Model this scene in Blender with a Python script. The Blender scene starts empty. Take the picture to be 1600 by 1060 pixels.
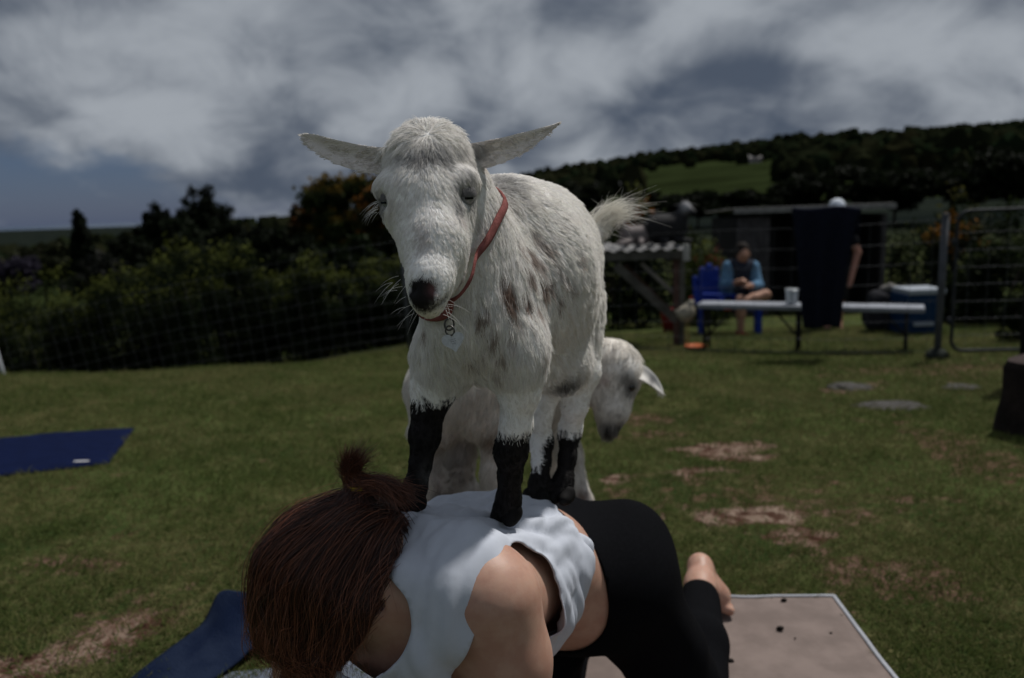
import bpy, bmesh, math, random, time
import numpy as np
from mathutils import Vector, Matrix, noise
T0 = time.time()
random.seed(7)
RNG = np.random.default_rng(11)
SC = bpy.context.scene
COL = SC.collection
PI = math.pi

# ------------------------------------------------------------------ camera
CAM_H, FPX = 1.0, 1244.0
PITCH, ROLL = math.radians(9.27), math.radians(2.0)
cam_data = bpy.data.cameras.new('camera')
cam = bpy.data.objects.new('camera', cam_data)
COL.objects.link(cam)
SC.camera = cam
CAM_M = Matrix.Rotation(PI / 2 - PITCH, 4, 'X') @ Matrix.Rotation(-ROLL, 4, 'Z')
cam.matrix_world = Matrix.Translation((0, 0, CAM_H)) @ CAM_M
cam_data.sensor_width = 36.0
cam_data.lens = 36.0 * FPX / 1600.0
cam_data.clip_start = 0.05
cam_data.clip_end = 60000.0
cam_data.dof.use_dof = True
cam_data.dof.focus_distance = 0.90
cam_data.dof.aperture_fstop = 4.5

# ------------------------------------------------------------------ world: sky with broken cloud
SUN_EL, SUN_AZ = math.radians(60), math.radians(48)     # azimuth from +Y towards +X
world = bpy.data.worlds.new('World')
SC.world = world
world.use_nodes = True


class NT:
    """small node-tree writer"""
    def __init__(self, tree):
        self.t = tree

    def n(self, kind, **kw):
        nd = self.t.nodes.new(kind)
        for k, v in kw.items():
            if k.startswith('i_'):
                key = k[2:].replace('_', ' ')
                nd.inputs[key].default_value = v
            else:
                setattr(nd, k, v)
        return nd

    def l(self, a, b):
        self.t.links.new(a, b)

    def math(self, op, a, b=None, clamp=False):
        nd = self.t.nodes.new('ShaderNodeMath')
        nd.operation = op
        nd.use_clamp = clamp
        for i, x in enumerate((a, b)):
            if x is None:
                continue
            if isinstance(x, (int, float)):
                nd.inputs[i].default_value = x
            else:
                self.l(x, nd.inputs[i])
        return nd.outputs[0]

    def mix(self, fac, a, b):
        nd = self.t.nodes.new('ShaderNodeMix')
        nd.data_type = 'RGBA'
        for s, x in ((nd.inputs[0], fac), (nd.inputs[6], a), (nd.inputs[7], b)):
            if isinstance(x, (int, float)):
                s.default_value = x
            elif isinstance(x, (tuple, list)):
                s.default_value = tuple(x) + ((1,) if len(x) == 3 else ())
            else:
                self.l(x, s)
        return nd.outputs[2]

    def ramp(self, fac, lo, hi):
        nd = self.t.nodes.new('ShaderNodeMapRange')
        nd.interpolation_type = 'SMOOTHSTEP'
        nd.inputs[1].default_value = lo
        nd.inputs[2].default_value = hi
        self.l(fac, nd.inputs[0])
        return nd.outputs[0]

    def noise(self, vec, scale, detail=4, rough=0.55, dist=0.0):
        nd = self.t.nodes.new('ShaderNodeTexNoise')
        nd.inputs['Scale'].default_value = scale
        nd.inputs['Detail'].default_value = detail
        nd.inputs['Roughness'].default_value = rough
        nd.inputs['Distortion'].default_value = dist
        if vec is not None:
            self.l(vec, nd.inputs['Vector'])
        return nd.outputs[0]


def build_world():
    t = world.node_tree
    t.nodes.clear()
    N = NT(t)
    out = N.n('ShaderNodeOutputWorld')
    bg = N.n('ShaderNodeBackground')
    bg.inputs['Strength'].default_value = 0.072
    N.l(bg.outputs[0], out.inputs[0])
    sky = N.n('ShaderNodeTexSky')
    sky.sky_type = 'NISHITA'
    sky.sun_disc = False
    sky.sun_elevation = SUN_EL
    sky.sun_rotation = SUN_AZ
    sky.air_density = 1.0
    sky.dust_density = 0.6
    tc = N.n('ShaderNodeTexCoord')
    sep = N.n('ShaderNodeSeparateXYZ')
    N.l(tc.outputs['Generated'], sep.inputs[0])
    x, y, z = sep.outputs
    # clouds lie on a flat sheet overhead: direction / (height + small) gives their place on it
    zz = N.math('ADD', N.math('MAXIMUM', z, 0.0), 0.55)
    px, py = N.math('DIVIDE', x, zz), N.math('DIVIDE', y, zz)
    cmb = N.n('ShaderNodeCombineXYZ')
    N.l(px, cmb.inputs[0]); N.l(py, cmb.inputs[1])
    cmb.inputs[2].default_value = CLOUD_SEED
    v = cmb.outputs[0]
    big = N.noise(v, 1.7, 3, 0.5, 0.2)
    med = N.noise(v, 4.2, 8, 0.55, 0.25)
    cover = N.math('ADD', N.math('MULTIPLY', big, 0.55), N.math('MULTIPLY', med, 0.45))
    # cover grows up-slope (to the right), opens out over the sea (to the left and low down)
    bias = N.math('MULTIPLY', N.math('ADD', x, 0.42), 0.22)
    low = N.ramp(z, 0.01, 0.13)
    cover = N.math('ADD', cover, N.math('ADD', bias, N.math('MULTIPLY', low, 0.20)))
    mask = N.ramp(cover, 0.46, 0.58)
    shade = N.noise(v, 1.9, 3, 0.45, 0.6)
    fine = N.noise(v, 5.5, 8, 0.55, 0.4)
    shade = N.math('ADD', N.math('MULTIPLY', shade, 0.60), N.math('MULTIPLY', fine, 0.40))
    sh = N.ramp(shade, 0.385, 0.625)
    cloud = N.mix(sh, (1.50, 1.92, 2.70), (7.2, 7.8, 8.6))
    blue = N.mix(0.70, sky.outputs[0], (0.50, 1.22, 3.2))
    col = N.mix(mask, blue, cloud)
    N.l(col, bg.inputs['Color'])


CLOUD_SEED = 10.6
build_world()

sun_data = bpy.data.lights.new('sun', 'SUN')
sun_data.energy = 5.0
sun_data.angle = math.radians(2.5)
sun_data.color = (1.0, 0.97, 0.925)
sun = bpy.data.objects.new('sun', sun_data)
COL.objects.link(sun)
sd = Vector((math.cos(SUN_EL) * math.sin(SUN_AZ), math.cos(SUN_EL) * math.cos(SUN_AZ), math.sin(SUN_EL)))
sun.rotation_euler = sd.to_track_quat('Z', 'Y').to_euler()
sun.location = (3, 3, 30)

SC.view_settings.view_transform = 'Standard'
SC.view_settings.look = 'None'
SC.view_settings.gamma = 1.0
SC.view_settings.exposure = -0.62
SC.view_settings.use_curve_mapping = False
SC.render.engine = 'CYCLES'
SC.cycles.use_denoising = True
SC.cycles.max_bounces = 6
SC.cycles.transparent_max_bounces = 8

# ------------------------------------------------------------------ helpers
M3 = np.array(CAM_M.to_3x3())


def at(u, v, Y):
    """photo pixel + distance along the ground axis -> point"""
    d = M3 @ np.array([(u - 800) / FPX, (530 - v) / FPX, -1.0])
    return np.array([0, 0, CAM_H]) + d * (Y / d[1])


def on_z(u, v, z=0.0):
    d = M3 @ np.array([(u - 800) / FPX, (530 - v) / FPX, -1.0])
    return np.array([0, 0, CAM_H]) + d * ((z - CAM_H) / d[2])


def px2m(n, Y):
    return n * Y / FPX


def tag(o, label=None, cat=None, group=None, kind=None):
    for k, val in (('label', label), ('category', cat), ('group', group), ('kind', kind)):
        if val:
            o[k] = val
    return o


def empty(name, loc=(0, 0, 0), rz=0.0):
    o = bpy.data.objects.new(name, None)
    COL.objects.link(o)
    o.location = loc
    o.rotation_euler = (0, 0, rz)
    o.empty_display_size = 0.1
    bpy.context.view_layer.update()
    return o


def link(name, me, mat=None, parent=None, world_coords=False):
    o = bpy.data.objects.new(name, me)
    COL.objects.link(o)
    if mat is not None:
        me.materials.clear()
        me.materials.append(mat)
    if parent is not None:
        o.parent = parent
        if world_coords:
            m = Matrix.Translation(parent.location) @ parent.rotation_euler.to_matrix().to_4x4()
            if parent.parent is not None:
                pp = parent.parent
                m = Matrix.Translation(pp.location) @ pp.rotation_euler.to_matrix().to_4x4() @ parent.matrix_parent_inverse @ m
            o.matrix_parent_inverse = m.inverted()
    return o


def mesh_np(name, verts, faces, smooth=True):
    me = bpy.data.meshes.new(name)
    me.from_pydata([tuple(map(float, v)) for v in verts], [], [tuple(map(int, f)) for f in faces])
    if smooth:
        me.polygons.foreach_set('use_smooth', [True] * len(me.polygons))
    me.update()
    return me


def quads_np(name, V, Q, smooth=True):
    """fast: V (n,3) Q (m,4)"""
    V = np.asarray(V, np.float32); Q = np.asarray(Q, np.int32)
    me = bpy.data.meshes.new(name)
    me.vertices.add(len(V)); me.vertices.foreach_set('co', V.ravel())
    me.loops.add(Q.size); me.loops.foreach_set('vertex_index', Q.ravel())
    me.polygons.add(len(Q))
    k = Q.shape[1]
    me.polygons.foreach_set('loop_start', np.arange(len(Q), dtype=np.int32) * k)
    me.polygons.foreach_set('use_smooth', np.full(len(Q), smooth))
    me.update(calc_edges=True)
    me.validate()
    return me


class MB:
    """collects simple solids into one mesh"""
    def __init__(self):
        self.v, self.f = [], []

    def add(self, vs, fs):
        b = len(self.v)
        self.v += [tuple(map(float, p)) for p in vs]
        self.f += [tuple(b + i for i in f) for f in fs]
        return self

    def box(self, c, s, R=None):
        c = np.array(c, float); s = np.array(s, float) / 2
        vs = [np.array([sx * s[0], sy * s[1], sz * s[2]]) for sz in (-1, 1) for sx, sy in ((-1, -1), (1, -1), (1, 1), (-1, 1))]
        if R is not None:
            R = np.array(R); vs = [R @ p for p in vs]
        return self.add([c + p for p in vs], [(3, 2, 1, 0), (4, 5, 6, 7), (0, 1, 5, 4), (1, 2, 6, 5), (2, 3, 7, 6), (3, 0, 4, 7)])

    def beam(self, a, b, w, h, up=(0, 0, 1)):
        a, b = np.array(a, float), np.array(b, float)
        d = b - a; L = np.linalg.norm(d); d /= L
        s = np.cross(d, up); s /= np.linalg.norm(s); t = np.cross(s, d)
        return self.box((a + b) / 2, (w, L, h), np.stack([s, d, t], 1))

    def tube(self, pts, rad, n=8, cap=True):
        pts = [np.array(p, float) for p in pts]
        m = len(pts)
        rads = [rad] * m if isinstance(rad, (int, float)) else list(rad)
        tn = [pts[min(i + 1, m - 1)] - pts[max(i - 1, 0)] for i in range(m)]
        tn = [t / (np.linalg.norm(t) + 1e-9) for t in tn]
        ref = np.array([0, 0, 1.0]) if abs(tn[0][2]) < 0.9 else np.array([1.0, 0, 0])
        vs = []
        for p, t, r in zip(pts, tn, rads):
            s = np.cross(t, ref); s /= np.linalg.norm(s) + 1e-9
            ref = np.cross(s, t)
            for k in range(n):
                a = 2 * PI * k / n
                vs.append(p + r * (math.cos(a) * s + math.sin(a) * ref))
        fs = [(i * n + k, i * n + (k + 1) % n, (i + 1) * n + (k + 1) % n, (i + 1) * n + k) for i in range(m - 1) for k in range(n)]
        if cap:
            fs += [tuple(range(n - 1, -1, -1)), tuple((m - 1) * n + k for k in range(n))]
        return self.add(vs, fs)

    def lathe(self, prof, c=(0, 0, 0), n=20):
        c = np.array(c, float)
        vs = [c + np.array([r * math.cos(2 * PI * k / n), r * math.sin(2 * PI * k / n), z]) for r, z in prof for k in range(n)]
        fs = [(i * n + k, i * n + (k + 1) % n, (i + 1) * n + (k + 1) % n, (i + 1) * n + k) for i in range(len(prof) - 1) for k in range(n)]
        fs += [tuple(range(n - 1, -1, -1)), tuple((len(prof) - 1) * n + k for k in range(n))]
        return self.add(vs, fs)

    def build(self, name, mat, parent=None, smooth=False, bevel=0.0, wc=True):
        me = mesh_np(name, self.v, self.f, smooth)
        if bevel:
            bm = bmesh.new(); bm.from_mesh(me)
            bmesh.ops.bevel(bm, geom=list(bm.edges), offset=bevel, segments=2, affect='EDGES', profile=0.6)
            bm.to_mesh(me); bm.free()
        return link(name, me, mat, parent, world_coords=wc)


# ------------------------------------------------------------------ signed-distance modelling (numpy)
class SDF:
    def __init__(self, lo, hi, h):
        self.lo = np.array(lo, float); self.h = h
        self.n = np.ceil((np.array(hi, float) - self.lo) / h).astype(int) + 1
        self.F = np.full(self.n, 1.0, np.float32)
        self.ax = [(self.lo[i] + h * np.arange(self.n[i])).astype(np.float32) for i in range(3)]

    def _sub(self, lo, hi):
        a = np.clip(np.floor((np.array(lo) - self.lo) / self.h).astype(int), 0, self.n)
        b = np.clip(np.ceil((np.array(hi) - self.lo) / self.h).astype(int) + 1, 0, self.n)
        return tuple(slice(a[i], b[i]) for i in range(3))

    def _grid(self, s):
        return (self.ax[0][s[0]][:, None, None], self.ax[1][s[1]][None, :, None], self.ax[2][s[2]][None, None, :])

    def _join(self, s, d, k, neg):
        a = self.F[s]
        if a.size == 0:
            return
        if neg:
            d = -d
            if k > 0:
                hh = np.clip(0.5 - 0.5 * (a - d) / k, 0, 1)
                self.F[s] = a * (1 - hh) + d * hh + k * hh * (1 - hh)
            else:
                self.F[s] = np.maximum(a, d)
        elif k > 0:
            hh = np.clip(0.5 + 0.5 * (a - d) / k, 0, 1)
            self.F[s] = a * (1 - hh) + d * hh - k * hh * (1 - hh)
        else:
            self.F[s] = np.minimum(a, d)

    def cap(self, a, b, ra, rb, k=0.02, neg=False, sq=None):
        """tapered capsule; sq=(axis, factor) flattens it along an axis"""
        a = np.array(a, float); b = np.array(b, float)
        m = max(ra, rb) * 1.4 + k + 4 * self.h
        s = self._sub(np.minimum(a, b) - m, np.maximum(a, b) + m)
        X, Y, Z = self._grid(s)
        d = b - a; L2 = float(d @ d) + 1e-12
        px, py, pz = X - a[0], Y - a[1], Z - a[2]
        t = np.clip((px * d[0] + py * d[1] + pz * d[2]) / L2, 0, 1)
        qx, qy, qz = px - t * d[0], py - t * d[1], pz - t * d[2]
        dd = qx * qx + qy * qy + qz * qz
        if sq is not None:
            ax = np.array(sq[0], float); ax /= np.linalg.norm(ax)
            c = qx * ax[0] + qy * ax[1] + qz * ax[2]
            dd = dd + c * c * (1 / sq[1] ** 2 - 1)
        dist = np.sqrt(dd) - (ra + (rb - ra) * t)
        if sq is not None and sq[1] < 1:
            dist = dist * (0.5 + 0.5 * sq[1])
        self._join(s, dist.astype(np.float32), k, neg)
        return self

    def chain(self, pts, k=0.015, k0=None, sq=None):
        """pts: list of (point, radius)"""
        for i in range(len(pts) - 1):
            self.cap(pts[i][0], pts[i + 1][0], pts[i][1], pts[i + 1][1], (k0 if (i == 0 and k0) else k), sq=sq)
        return self

    def ell(self, c, r, R=None, k=0.02, neg=False):
        c = np.array(c, float); r = np.array(r, float)
        m = r.max() + k + 4 * self.h
        s = self._sub(c - m, c + m)
        X, Y, Z = self._grid(s)
        px, py, pz = X - c[0], Y - c[1], Z - c[2]
        if R is not None:
            R = np.array(R)   # columns are the ellipsoid's axes
            px, py, pz = (R[0, i] * px + R[1, i] * py + R[2, i] * pz for i in range(3))
        k0 = np.sqrt((px / r[0]) ** 2 + (py / r[1]) ** 2 + (pz / r[2]) ** 2)
        k1 = np.sqrt((px / r[0] ** 2) ** 2 + (py / r[1] ** 2) ** 2 + (pz / r[2] ** 2) ** 2)
        dist = k0 * (k0 - 1) / (k1 + 1e-6)
        self._join(s, dist.astype(np.float32), k, neg)
        return self

    def mesh(self, iso=0.0):
        """naive surface nets -> V, Q (quads)"""
        F = self.F - iso
        n = np.array(F.shape)
        ins = F < 0
        cs = [ins[i:n[0] - 1 + i, j:n[1] - 1 + j, k:n[2] - 1 + k] for i in (0, 1) for j in (0, 1) for k in (0, 1)]
        cnt = sum(c.astype(np.int8) for c in cs)
        act = (cnt > 0) & (cnt < 8)
        idx = np.full(act.shape, -1, np.int32)
        I = np.argwhere(act)
        idx[act] = np.arange(len(I))
        acc = np.zeros((len(I), 3)); num = np.zeros(len(I))
        corner = [np.array(c) for c in ((0, 0, 0), (0, 0, 1), (0, 1, 0), (0, 1, 1), (1, 0, 0), (1, 0, 1), (1, 1, 0), (1, 1, 1))]
        val = [F[I[:, 0] + c[0], I[:, 1] + c[1], I[:, 2] + c[2]] for c in corner]
        for a in range(8):
            for b in range(a + 1, 8):
                if np.abs(corner[a] - corner[b]).sum() != 1:
                    continue
                m = (val[a] < 0) != (val[b] < 0)
                t = val[a][m] / (val[a][m] - val[b][m])
                acc[m] += corner[a] + t[:, None] * (corner[b] - corner[a])
                num[m] += 1
        V = self.lo + self.h * (I + acc / num[:, None])
        Q = []
        for ax in range(3):
            u, w = (ax + 1) % 3, (ax + 2) % 3
            sl0 = [slice(None)] * 3; sl1 = [slice(None)] * 3
            sl0[ax] = slice(0, n[ax] - 1); sl1[ax] = slice(1, n[ax])
            for d in (u, w):
                sl0[d] = slice(1, n[d] - 1); sl1[d] = slice(1, n[d] - 1)
            a, b = ins[tuple(sl0)], ins[tuple(sl1)]
            for ch, flip in ((a & ~b, False), (~a & b, True)):
                P = np.argwhere(ch)
                if not len(P):
                    continue
                P[:, u] += 1; P[:, w] += 1
                e = np.zeros(3, int)
                def cell(du, dw):
                    q = P.copy(); q[:, u] -= du; q[:, w] -= dw
                    return idx[q[:, 0], q[:, 1], q[:, 2]]
                q = [cell(1, 1), cell(0, 1), cell(0, 0), cell(1, 0)]
                if flip:
                    q = q[::-1]
                Q.append(np.stack(q, 1))
        return V, np.concatenate(Q)

    def sample(self, P):
        g = (np.asarray(P) - self.lo) / self.h
        g = np.clip(g, 0, self.n - 1.001)
        i = g.astype(int); f = g - i
        out = 0
        for a in (0, 1):
            for b in (0, 1):
                for c in (0, 1):
                    w = (f[:, 0] if a else 1 - f[:, 0]) * (f[:, 1] if b else 1 - f[:, 1]) * (f[:, 2] if c else 1 - f[:, 2])
                    out = out + w * self.F[i[:, 0] + a, i[:, 1] + b, i[:, 2] + c]
        return out


def hit(S, u, v, dflt=None, y0=0.3, y1=2.2):
    """first point of the modelled surface on the line of sight through a photo pixel"""
    ys = np.arange(y0, y1, S.h * 0.5)
    P = np.array([at(u, v, y) for y in ys])
    ok = ((P > S.lo) & (P < S.lo + S.h * (S.n - 1))).all(1)
    if ok.any():
        d = S.sample(P[ok])
        k = np.argmax(d < 0.0005)
        if d[k] < 0.0005:
            return P[ok][k]
    return at(u, v, dflt) if dflt else None


def relax(V, Q, it=4, lam=0.5):
    E = np.unique(np.sort(np.concatenate([Q[:, [0, 1]], Q[:, [1, 2]], Q[:, [2, 3]], Q[:, [3, 0]]]), 1), axis=0)
    deg = np.bincount(E.ravel(), minlength=len(V))[:, None]
    for i in range(it):
        for l in (lam, -lam * 1.04):
            A = np.zeros_like(V)
            for c in range(3):
                A[:, c] = np.bincount(E[:, 0], V[E[:, 1], c], len(V)) + np.bincount(E[:, 1], V[E[:, 0], c], len(V))
            V = V + l * (A / np.maximum(deg, 1) - V)
    return V


def vnormals(V, Q):
    n = np.cross(V[Q[:, 2]] - V[Q[:, 0]], V[Q[:, 3]] - V[Q[:, 1]])
    N = np.zeros_like(V)
    for k in range(4):
        for c in range(3):
            N[:, c] += np.bincount(Q[:, k], n[:, c], len(V))
    return N / (np.linalg.norm(N, axis=1, keepdims=True) + 1e-12)


def scatter(V, Q, N, n, weight=None, rng=RNG):
    """n random points on the quads -> points, normals"""
    q = V[Q]
    area = 0.5 * np.linalg.norm(np.cross(q[:, 2] - q[:, 0], q[:, 3] - q[:, 1]), axis=1)
    if weight is not None:
        area = area * weight(q.mean(1))
    p = area / area.sum()
    f = rng.choice(len(Q), n, p=p)
    a, b = rng.random((2, n, 1))
    P = (V[Q[f, 0]] * (1 - a) + V[Q[f, 1]] * a) * (1 - b) + (V[Q[f, 3]] * (1 - a) + V[Q[f, 2]] * a) * b
    Nn = (N[Q[f, 0]] * (1 - a) + N[Q[f, 1]] * a) * (1 - b) + (N[Q[f, 3]] * (1 - a) + N[Q[f, 2]] * a) * b
    return P, Nn / (np.linalg.norm(Nn, axis=1, keepdims=True) + 1e-9)


def curves_obj(name, P, rad, mat, parent=None, color=None, taper=0.85):
    """P (n, m, 3) strands; rad scalar or (n,); colour (n,3)"""
    n, m = P.shape[:2]
    hc = bpy.data.hair_curves.new(name)
    hc.add_curves([m] * n)
    hc.attributes['position'].data.foreach_set('vector', np.ascontiguousarray(P, np.float32).ravel())
    r = np.broadcast_to(np.asarray(rad, np.float32).reshape(-1, 1), (n, 1)) * (1 - taper * np.linspace(0, 1, m, dtype=np.float32) ** 1.5)[None]
    at_ = hc.attributes.get('radius') or hc.attributes.new('radius', 'FLOAT', 'POINT')
    at_.data.foreach_set('value', np.ascontiguousarray(r, np.float32).ravel())
    if color is not None:
        ca = hc.attributes.new('tint', 'FLOAT_COLOR', 'CURVE')
        c4 = np.ones((n, 4), np.float32); c4[:, :3] = color
        ca.data.foreach_set('color', c4.ravel())
    o = bpy.data.objects.new(name, hc)
    COL.objects.link(o)
    hc.materials.append(mat)
    if parent is not None:
        o.parent = parent
        o.matrix_parent_inverse = (Matrix.Translation(parent.location) @ parent.rotation_euler.to_matrix().to_4x4()).inverted()
    return o


def vcol(me, C, name='tint'):
    a = me.attributes.new(name, 'FLOAT_COLOR', 'POINT')
    c4 = np.ones((len(me.vertices), 4), np.float32); c4[:, :3] = C
    a.data.foreach_set('color', c4.ravel())


def np_noise(P, scale, seed=0.0):
    return np.array([noise.noise(Vector((p[0] * scale + seed, p[1] * scale - seed, p[2] * scale + 2 * seed))) for p in P])


def smooth01(x, a, b):
    t = np.clip((x - a) / (b - a), 0, 1)
    return t * t * (3 - 2 * t)


def unit(v):
    v = np.asarray(v, float)
    return v / (np.linalg.norm(v, axis=-1, keepdims=True) + 1e-9)


# ------------------------------------------------------------------ materials
def mat(name, color, rough=0.6, var=0.0, scale=8.0, bump=0.0, bscale=60.0, metal=0.0, spec=0.12, color2=None, trans=0.0, sss=0.0):
    m = bpy.data.materials.new(name)
    m.use_nodes = True
    N = NT(m.node_tree)
    b = m.node_tree.nodes['Principled BSDF']
    b.inputs['Roughness'].default_value = rough
    b.inputs['Metallic'].default_value = metal
    b.inputs['Specular IOR Level'].default_value = spec
    if trans:
        b.inputs['Transmission Weight'].default_value = trans
    if sss:
        b.inputs['Subsurface Weight'].default_value = sss
        b.inputs['Subsurface Radius'].default_value = (1.0, 0.35, 0.2)
        b.inputs['Subsurface Scale'].default_value = 0.006
    b.inputs['Base Color'].default_value = (*color, 1)
    if var or color2:
        tc = N.n('ShaderNodeTexCoord')
        f = N.ramp(N.noise(tc.outputs['Object'], scale, 6, 0.6), 0.33, 0.67)
        c2 = color2 or tuple(c * (1 - var) for c in color)
        N.l(N.mix(f, c2, color), b.inputs['Base Color'])
    if bump:
        tc = N.n('ShaderNodeTexCoord')
        bp = N.n('ShaderNodeBump')
        bp.inputs['Strength'].default_value = bump
        bp.inputs['Distance'].default_value = 0.01
        N.l(N.noise(tc.outputs['Object'], bscale, 5, 0.6), bp.inputs['Height'])
        N.l(bp.outputs[0], b.inputs['Normal'])
    return m


def attr_mat(name, rough=0.6, spec=0.3, sss=0.0, sheen=0.0, bump=0.0, bscale=100, trans=0.0):
    m = bpy.data.materials.new(name)
    m.use_nodes = True
    N = NT(m.node_tree)
    b = m.node_tree.nodes['Principled BSDF']
    a = N.n('ShaderNodeAttribute')
    a.attribute_name = 'tint'
    N.l(a.outputs['Color'], b.inputs['Base Color'])
    b.inputs['Roughness'].default_value = rough
    b.inputs['Specular IOR Level'].default_value = spec
    if sss:
        b.inputs['Subsurface Weight'].default_value = sss
        b.inputs['Subsurface Radius'].default_value = (1.0, 0.35, 0.2)
        b.inputs['Subsurface Scale'].default_value = 0.006
    if bump:
        tc = N.n('ShaderNodeTexCoord')
        bp = N.n('ShaderNodeBump')
        bp.inputs['Strength'].default_value = bump
        bp.inputs['Distance'].default_value = 0.004
        N.l(N.noise(tc.outputs['Object'], bscale, 5, 0.6), bp.inputs['Height'])
        N.l(bp.outputs[0], b.inputs['Normal'])
    if trans:
        tr = N.n('ShaderNodeBsdfTranslucent')
        N.l(a.outputs['Color'], tr.inputs['Color'])
        mx = N.n('ShaderNodeMixShader')
        mx.inputs[0].default_value = trans
        N.l(b.outputs[0], mx.inputs[1]); N.l(tr.outputs[0], mx.inputs[2])
        N.l(mx.outputs[0], m.node_tree.nodes['Material Output'].inputs[0])
    return m
# ================================================================== the ground
def gz(x, y):
    """height of the ground"""
    x = np.asarray(x, float); y = np.asarray(y, float)
    z = 0.012 * np.sin(1.7 * x + 0.6) * np.sin(1.3 * y) + 0.010 * np.sin(3.1 * x + 2.2 * y)
    z = z * smooth01(y, 1.7, 3.0)
    q = (y - 2.1) / 0.5
    z = z - 0.078 * 0.5 * np.where(q > 20, q, np.log1p(np.exp(np.minimum(q, 20)))) * np.where(y < 14, 1, 14 / np.maximum(y, 14))   # falls gently to the fence
    # and drops away to the left beyond its crest
    z = z - 0.17 * np.maximum(0, -(x + 1.2)) * smooth01(y, 7.5, 9.4) * np.exp(-np.maximum(0, -x - 9) / 6)
    d = np.sqrt(x * x + y * y)
    left = smooth01(-x + 0.25 * y, -6, 60)
    z = z - left * 44.0 * (1 - np.exp(-np.maximum(0, d - 14) / 500.0))
    z = z + (1 - left) * 2.0 * smooth01(d, 25, 160)
    return z


def on_g(u, v):
    """the place on the ground under a photo pixel"""
    d = M3 @ np.array([(u - 800) / FPX, (530 - v) / FPX, -1.0])
    d = d / d[1]
    ys = np.arange(0.4, 40, 0.01)
    P = np.array([0, 0, CAM_H]) + ys[:, None] * d
    k = np.argmax(P[:, 2] <= gz(P[:, 0], P[:, 1]))
    return P[k]


# worn places in the turf: (pixel u, v, half-length m, half-width m, sand share)
WORN_PX = [(1190, 805, .24, .055, 1.0), (1270, 830, .16, .05, .55), (1140, 700, .17, .055, .85), (1185, 715, .12, .03, .9), (1300, 800, .26, .09, .25),
           (1075, 735, .10, .03, .7), (960, 750, .05, .025, .9), (205, 975, .13, .05, .45), (130, 1018, .10, .045, .65), (250, 950, .12, .06, .25), (40, 1050, .1, .04, .6),
           (1335, 607, .16, .05, .55), (1495, 578, .75, .16, .15), (1560, 720, .22, .30, .1), (1420, 900, .16, .07, .15), (1330, 880, .14, .05, .25),
           (1005, 655, .16, .06, .2), (1025, 680, .14, .05, .2), (1190, 770, .5, .12, .12), (60, 880, .12, .05, .2), (160, 880, .1, .04, .15), (1250, 960, .2, .05, .1)]
WORN = [(*on_g(u, v)[:2], a * on_g(u, v)[1] / on_z(u, v)[1], b * on_g(u, v)[1] / on_z(u, v)[1], s) for u, v, a, b, s in WORN_PX]


def worn(x, y, nz):
    """bare share 0..1 and sand share"""
    bare = np.zeros_like(x); sand = np.zeros_like(x)
    for cx, cy, a, b, s in WORN:
        q = np.sqrt(((x - cx) / (a * 1.25)) ** 2 + ((y - cy) / (b * 2.6)) ** 2) + 0.85 * nz
        w = 1 - smooth01(q, 0.15, 1.35)
        bare = np.maximum(bare, w * (0.35 + 0.55 * min(1, s + .1)))
        sand = np.maximum(sand, w * s)
    bare = np.maximum(bare, 0.55 * smooth01(nz, 0.62, 1.15) * smooth01(y, 1.0, 2.0))
    return bare, sand


def axis_steps(lo, hi, fine, far_lo, far_hi, grow=1.22):
    c = list(np.arange(lo, hi + 1e-6, fine))
    s, p = fine, c[-1]
    while p < far_hi:
        s *= grow; p += s; c.append(p)
    s, p = fine, c[0]; pre = []
    while p > far_lo:
        s *= grow; p -= s; pre.append(p)
    return np.array(pre[::-1] + c)


GX = axis_steps(-5.0, 5.0, 0.045, -9000, 9000)
GY = axis_steps(0.9, 8.6, 0.045, -300, 9000)
gxx, gyy = np.meshgrid(GX, GY, indexing='ij')
near = (np.abs(gxx) < 7) & (gyy < 11) & (gyy > 0)
nzv = np.zeros(gxx.shape)
pts = np.stack([gxx[near], gyy[near], np.zeros(near.sum())], 1)
nzv[near] = np_noise(pts, 4.0, 1.3) + 0.8 * np_noise(pts, 11.0, 4.3) + 0.6 * np_noise(pts, 27.0, 2.3)
gb, gs = worn(gxx, gyy, nzv)
zz = gz(gxx, gyy) - 0.006 * gb
ni, nj = gxx.shape
ids = np.arange(ni * nj).reshape(ni, nj)
GQ = np.stack([ids[:-1, :-1], ids[1:, :-1], ids[1:, 1:], ids[:-1, 1:]], -1).reshape(-1, 4)
ground_me = quads_np('ground', np.stack([gxx, gyy, zz], -1).reshape(-1, 3), GQ)
a = ground_me.attributes.new('bare', 'FLOAT', 'POINT'); a.data.foreach_set('value', gb.ravel().astype(np.float32))
a = ground_me.attributes.new('sand', 'FLOAT', 'POINT'); a.data.foreach_set('value', gs.ravel().astype(np.float32))


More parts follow.
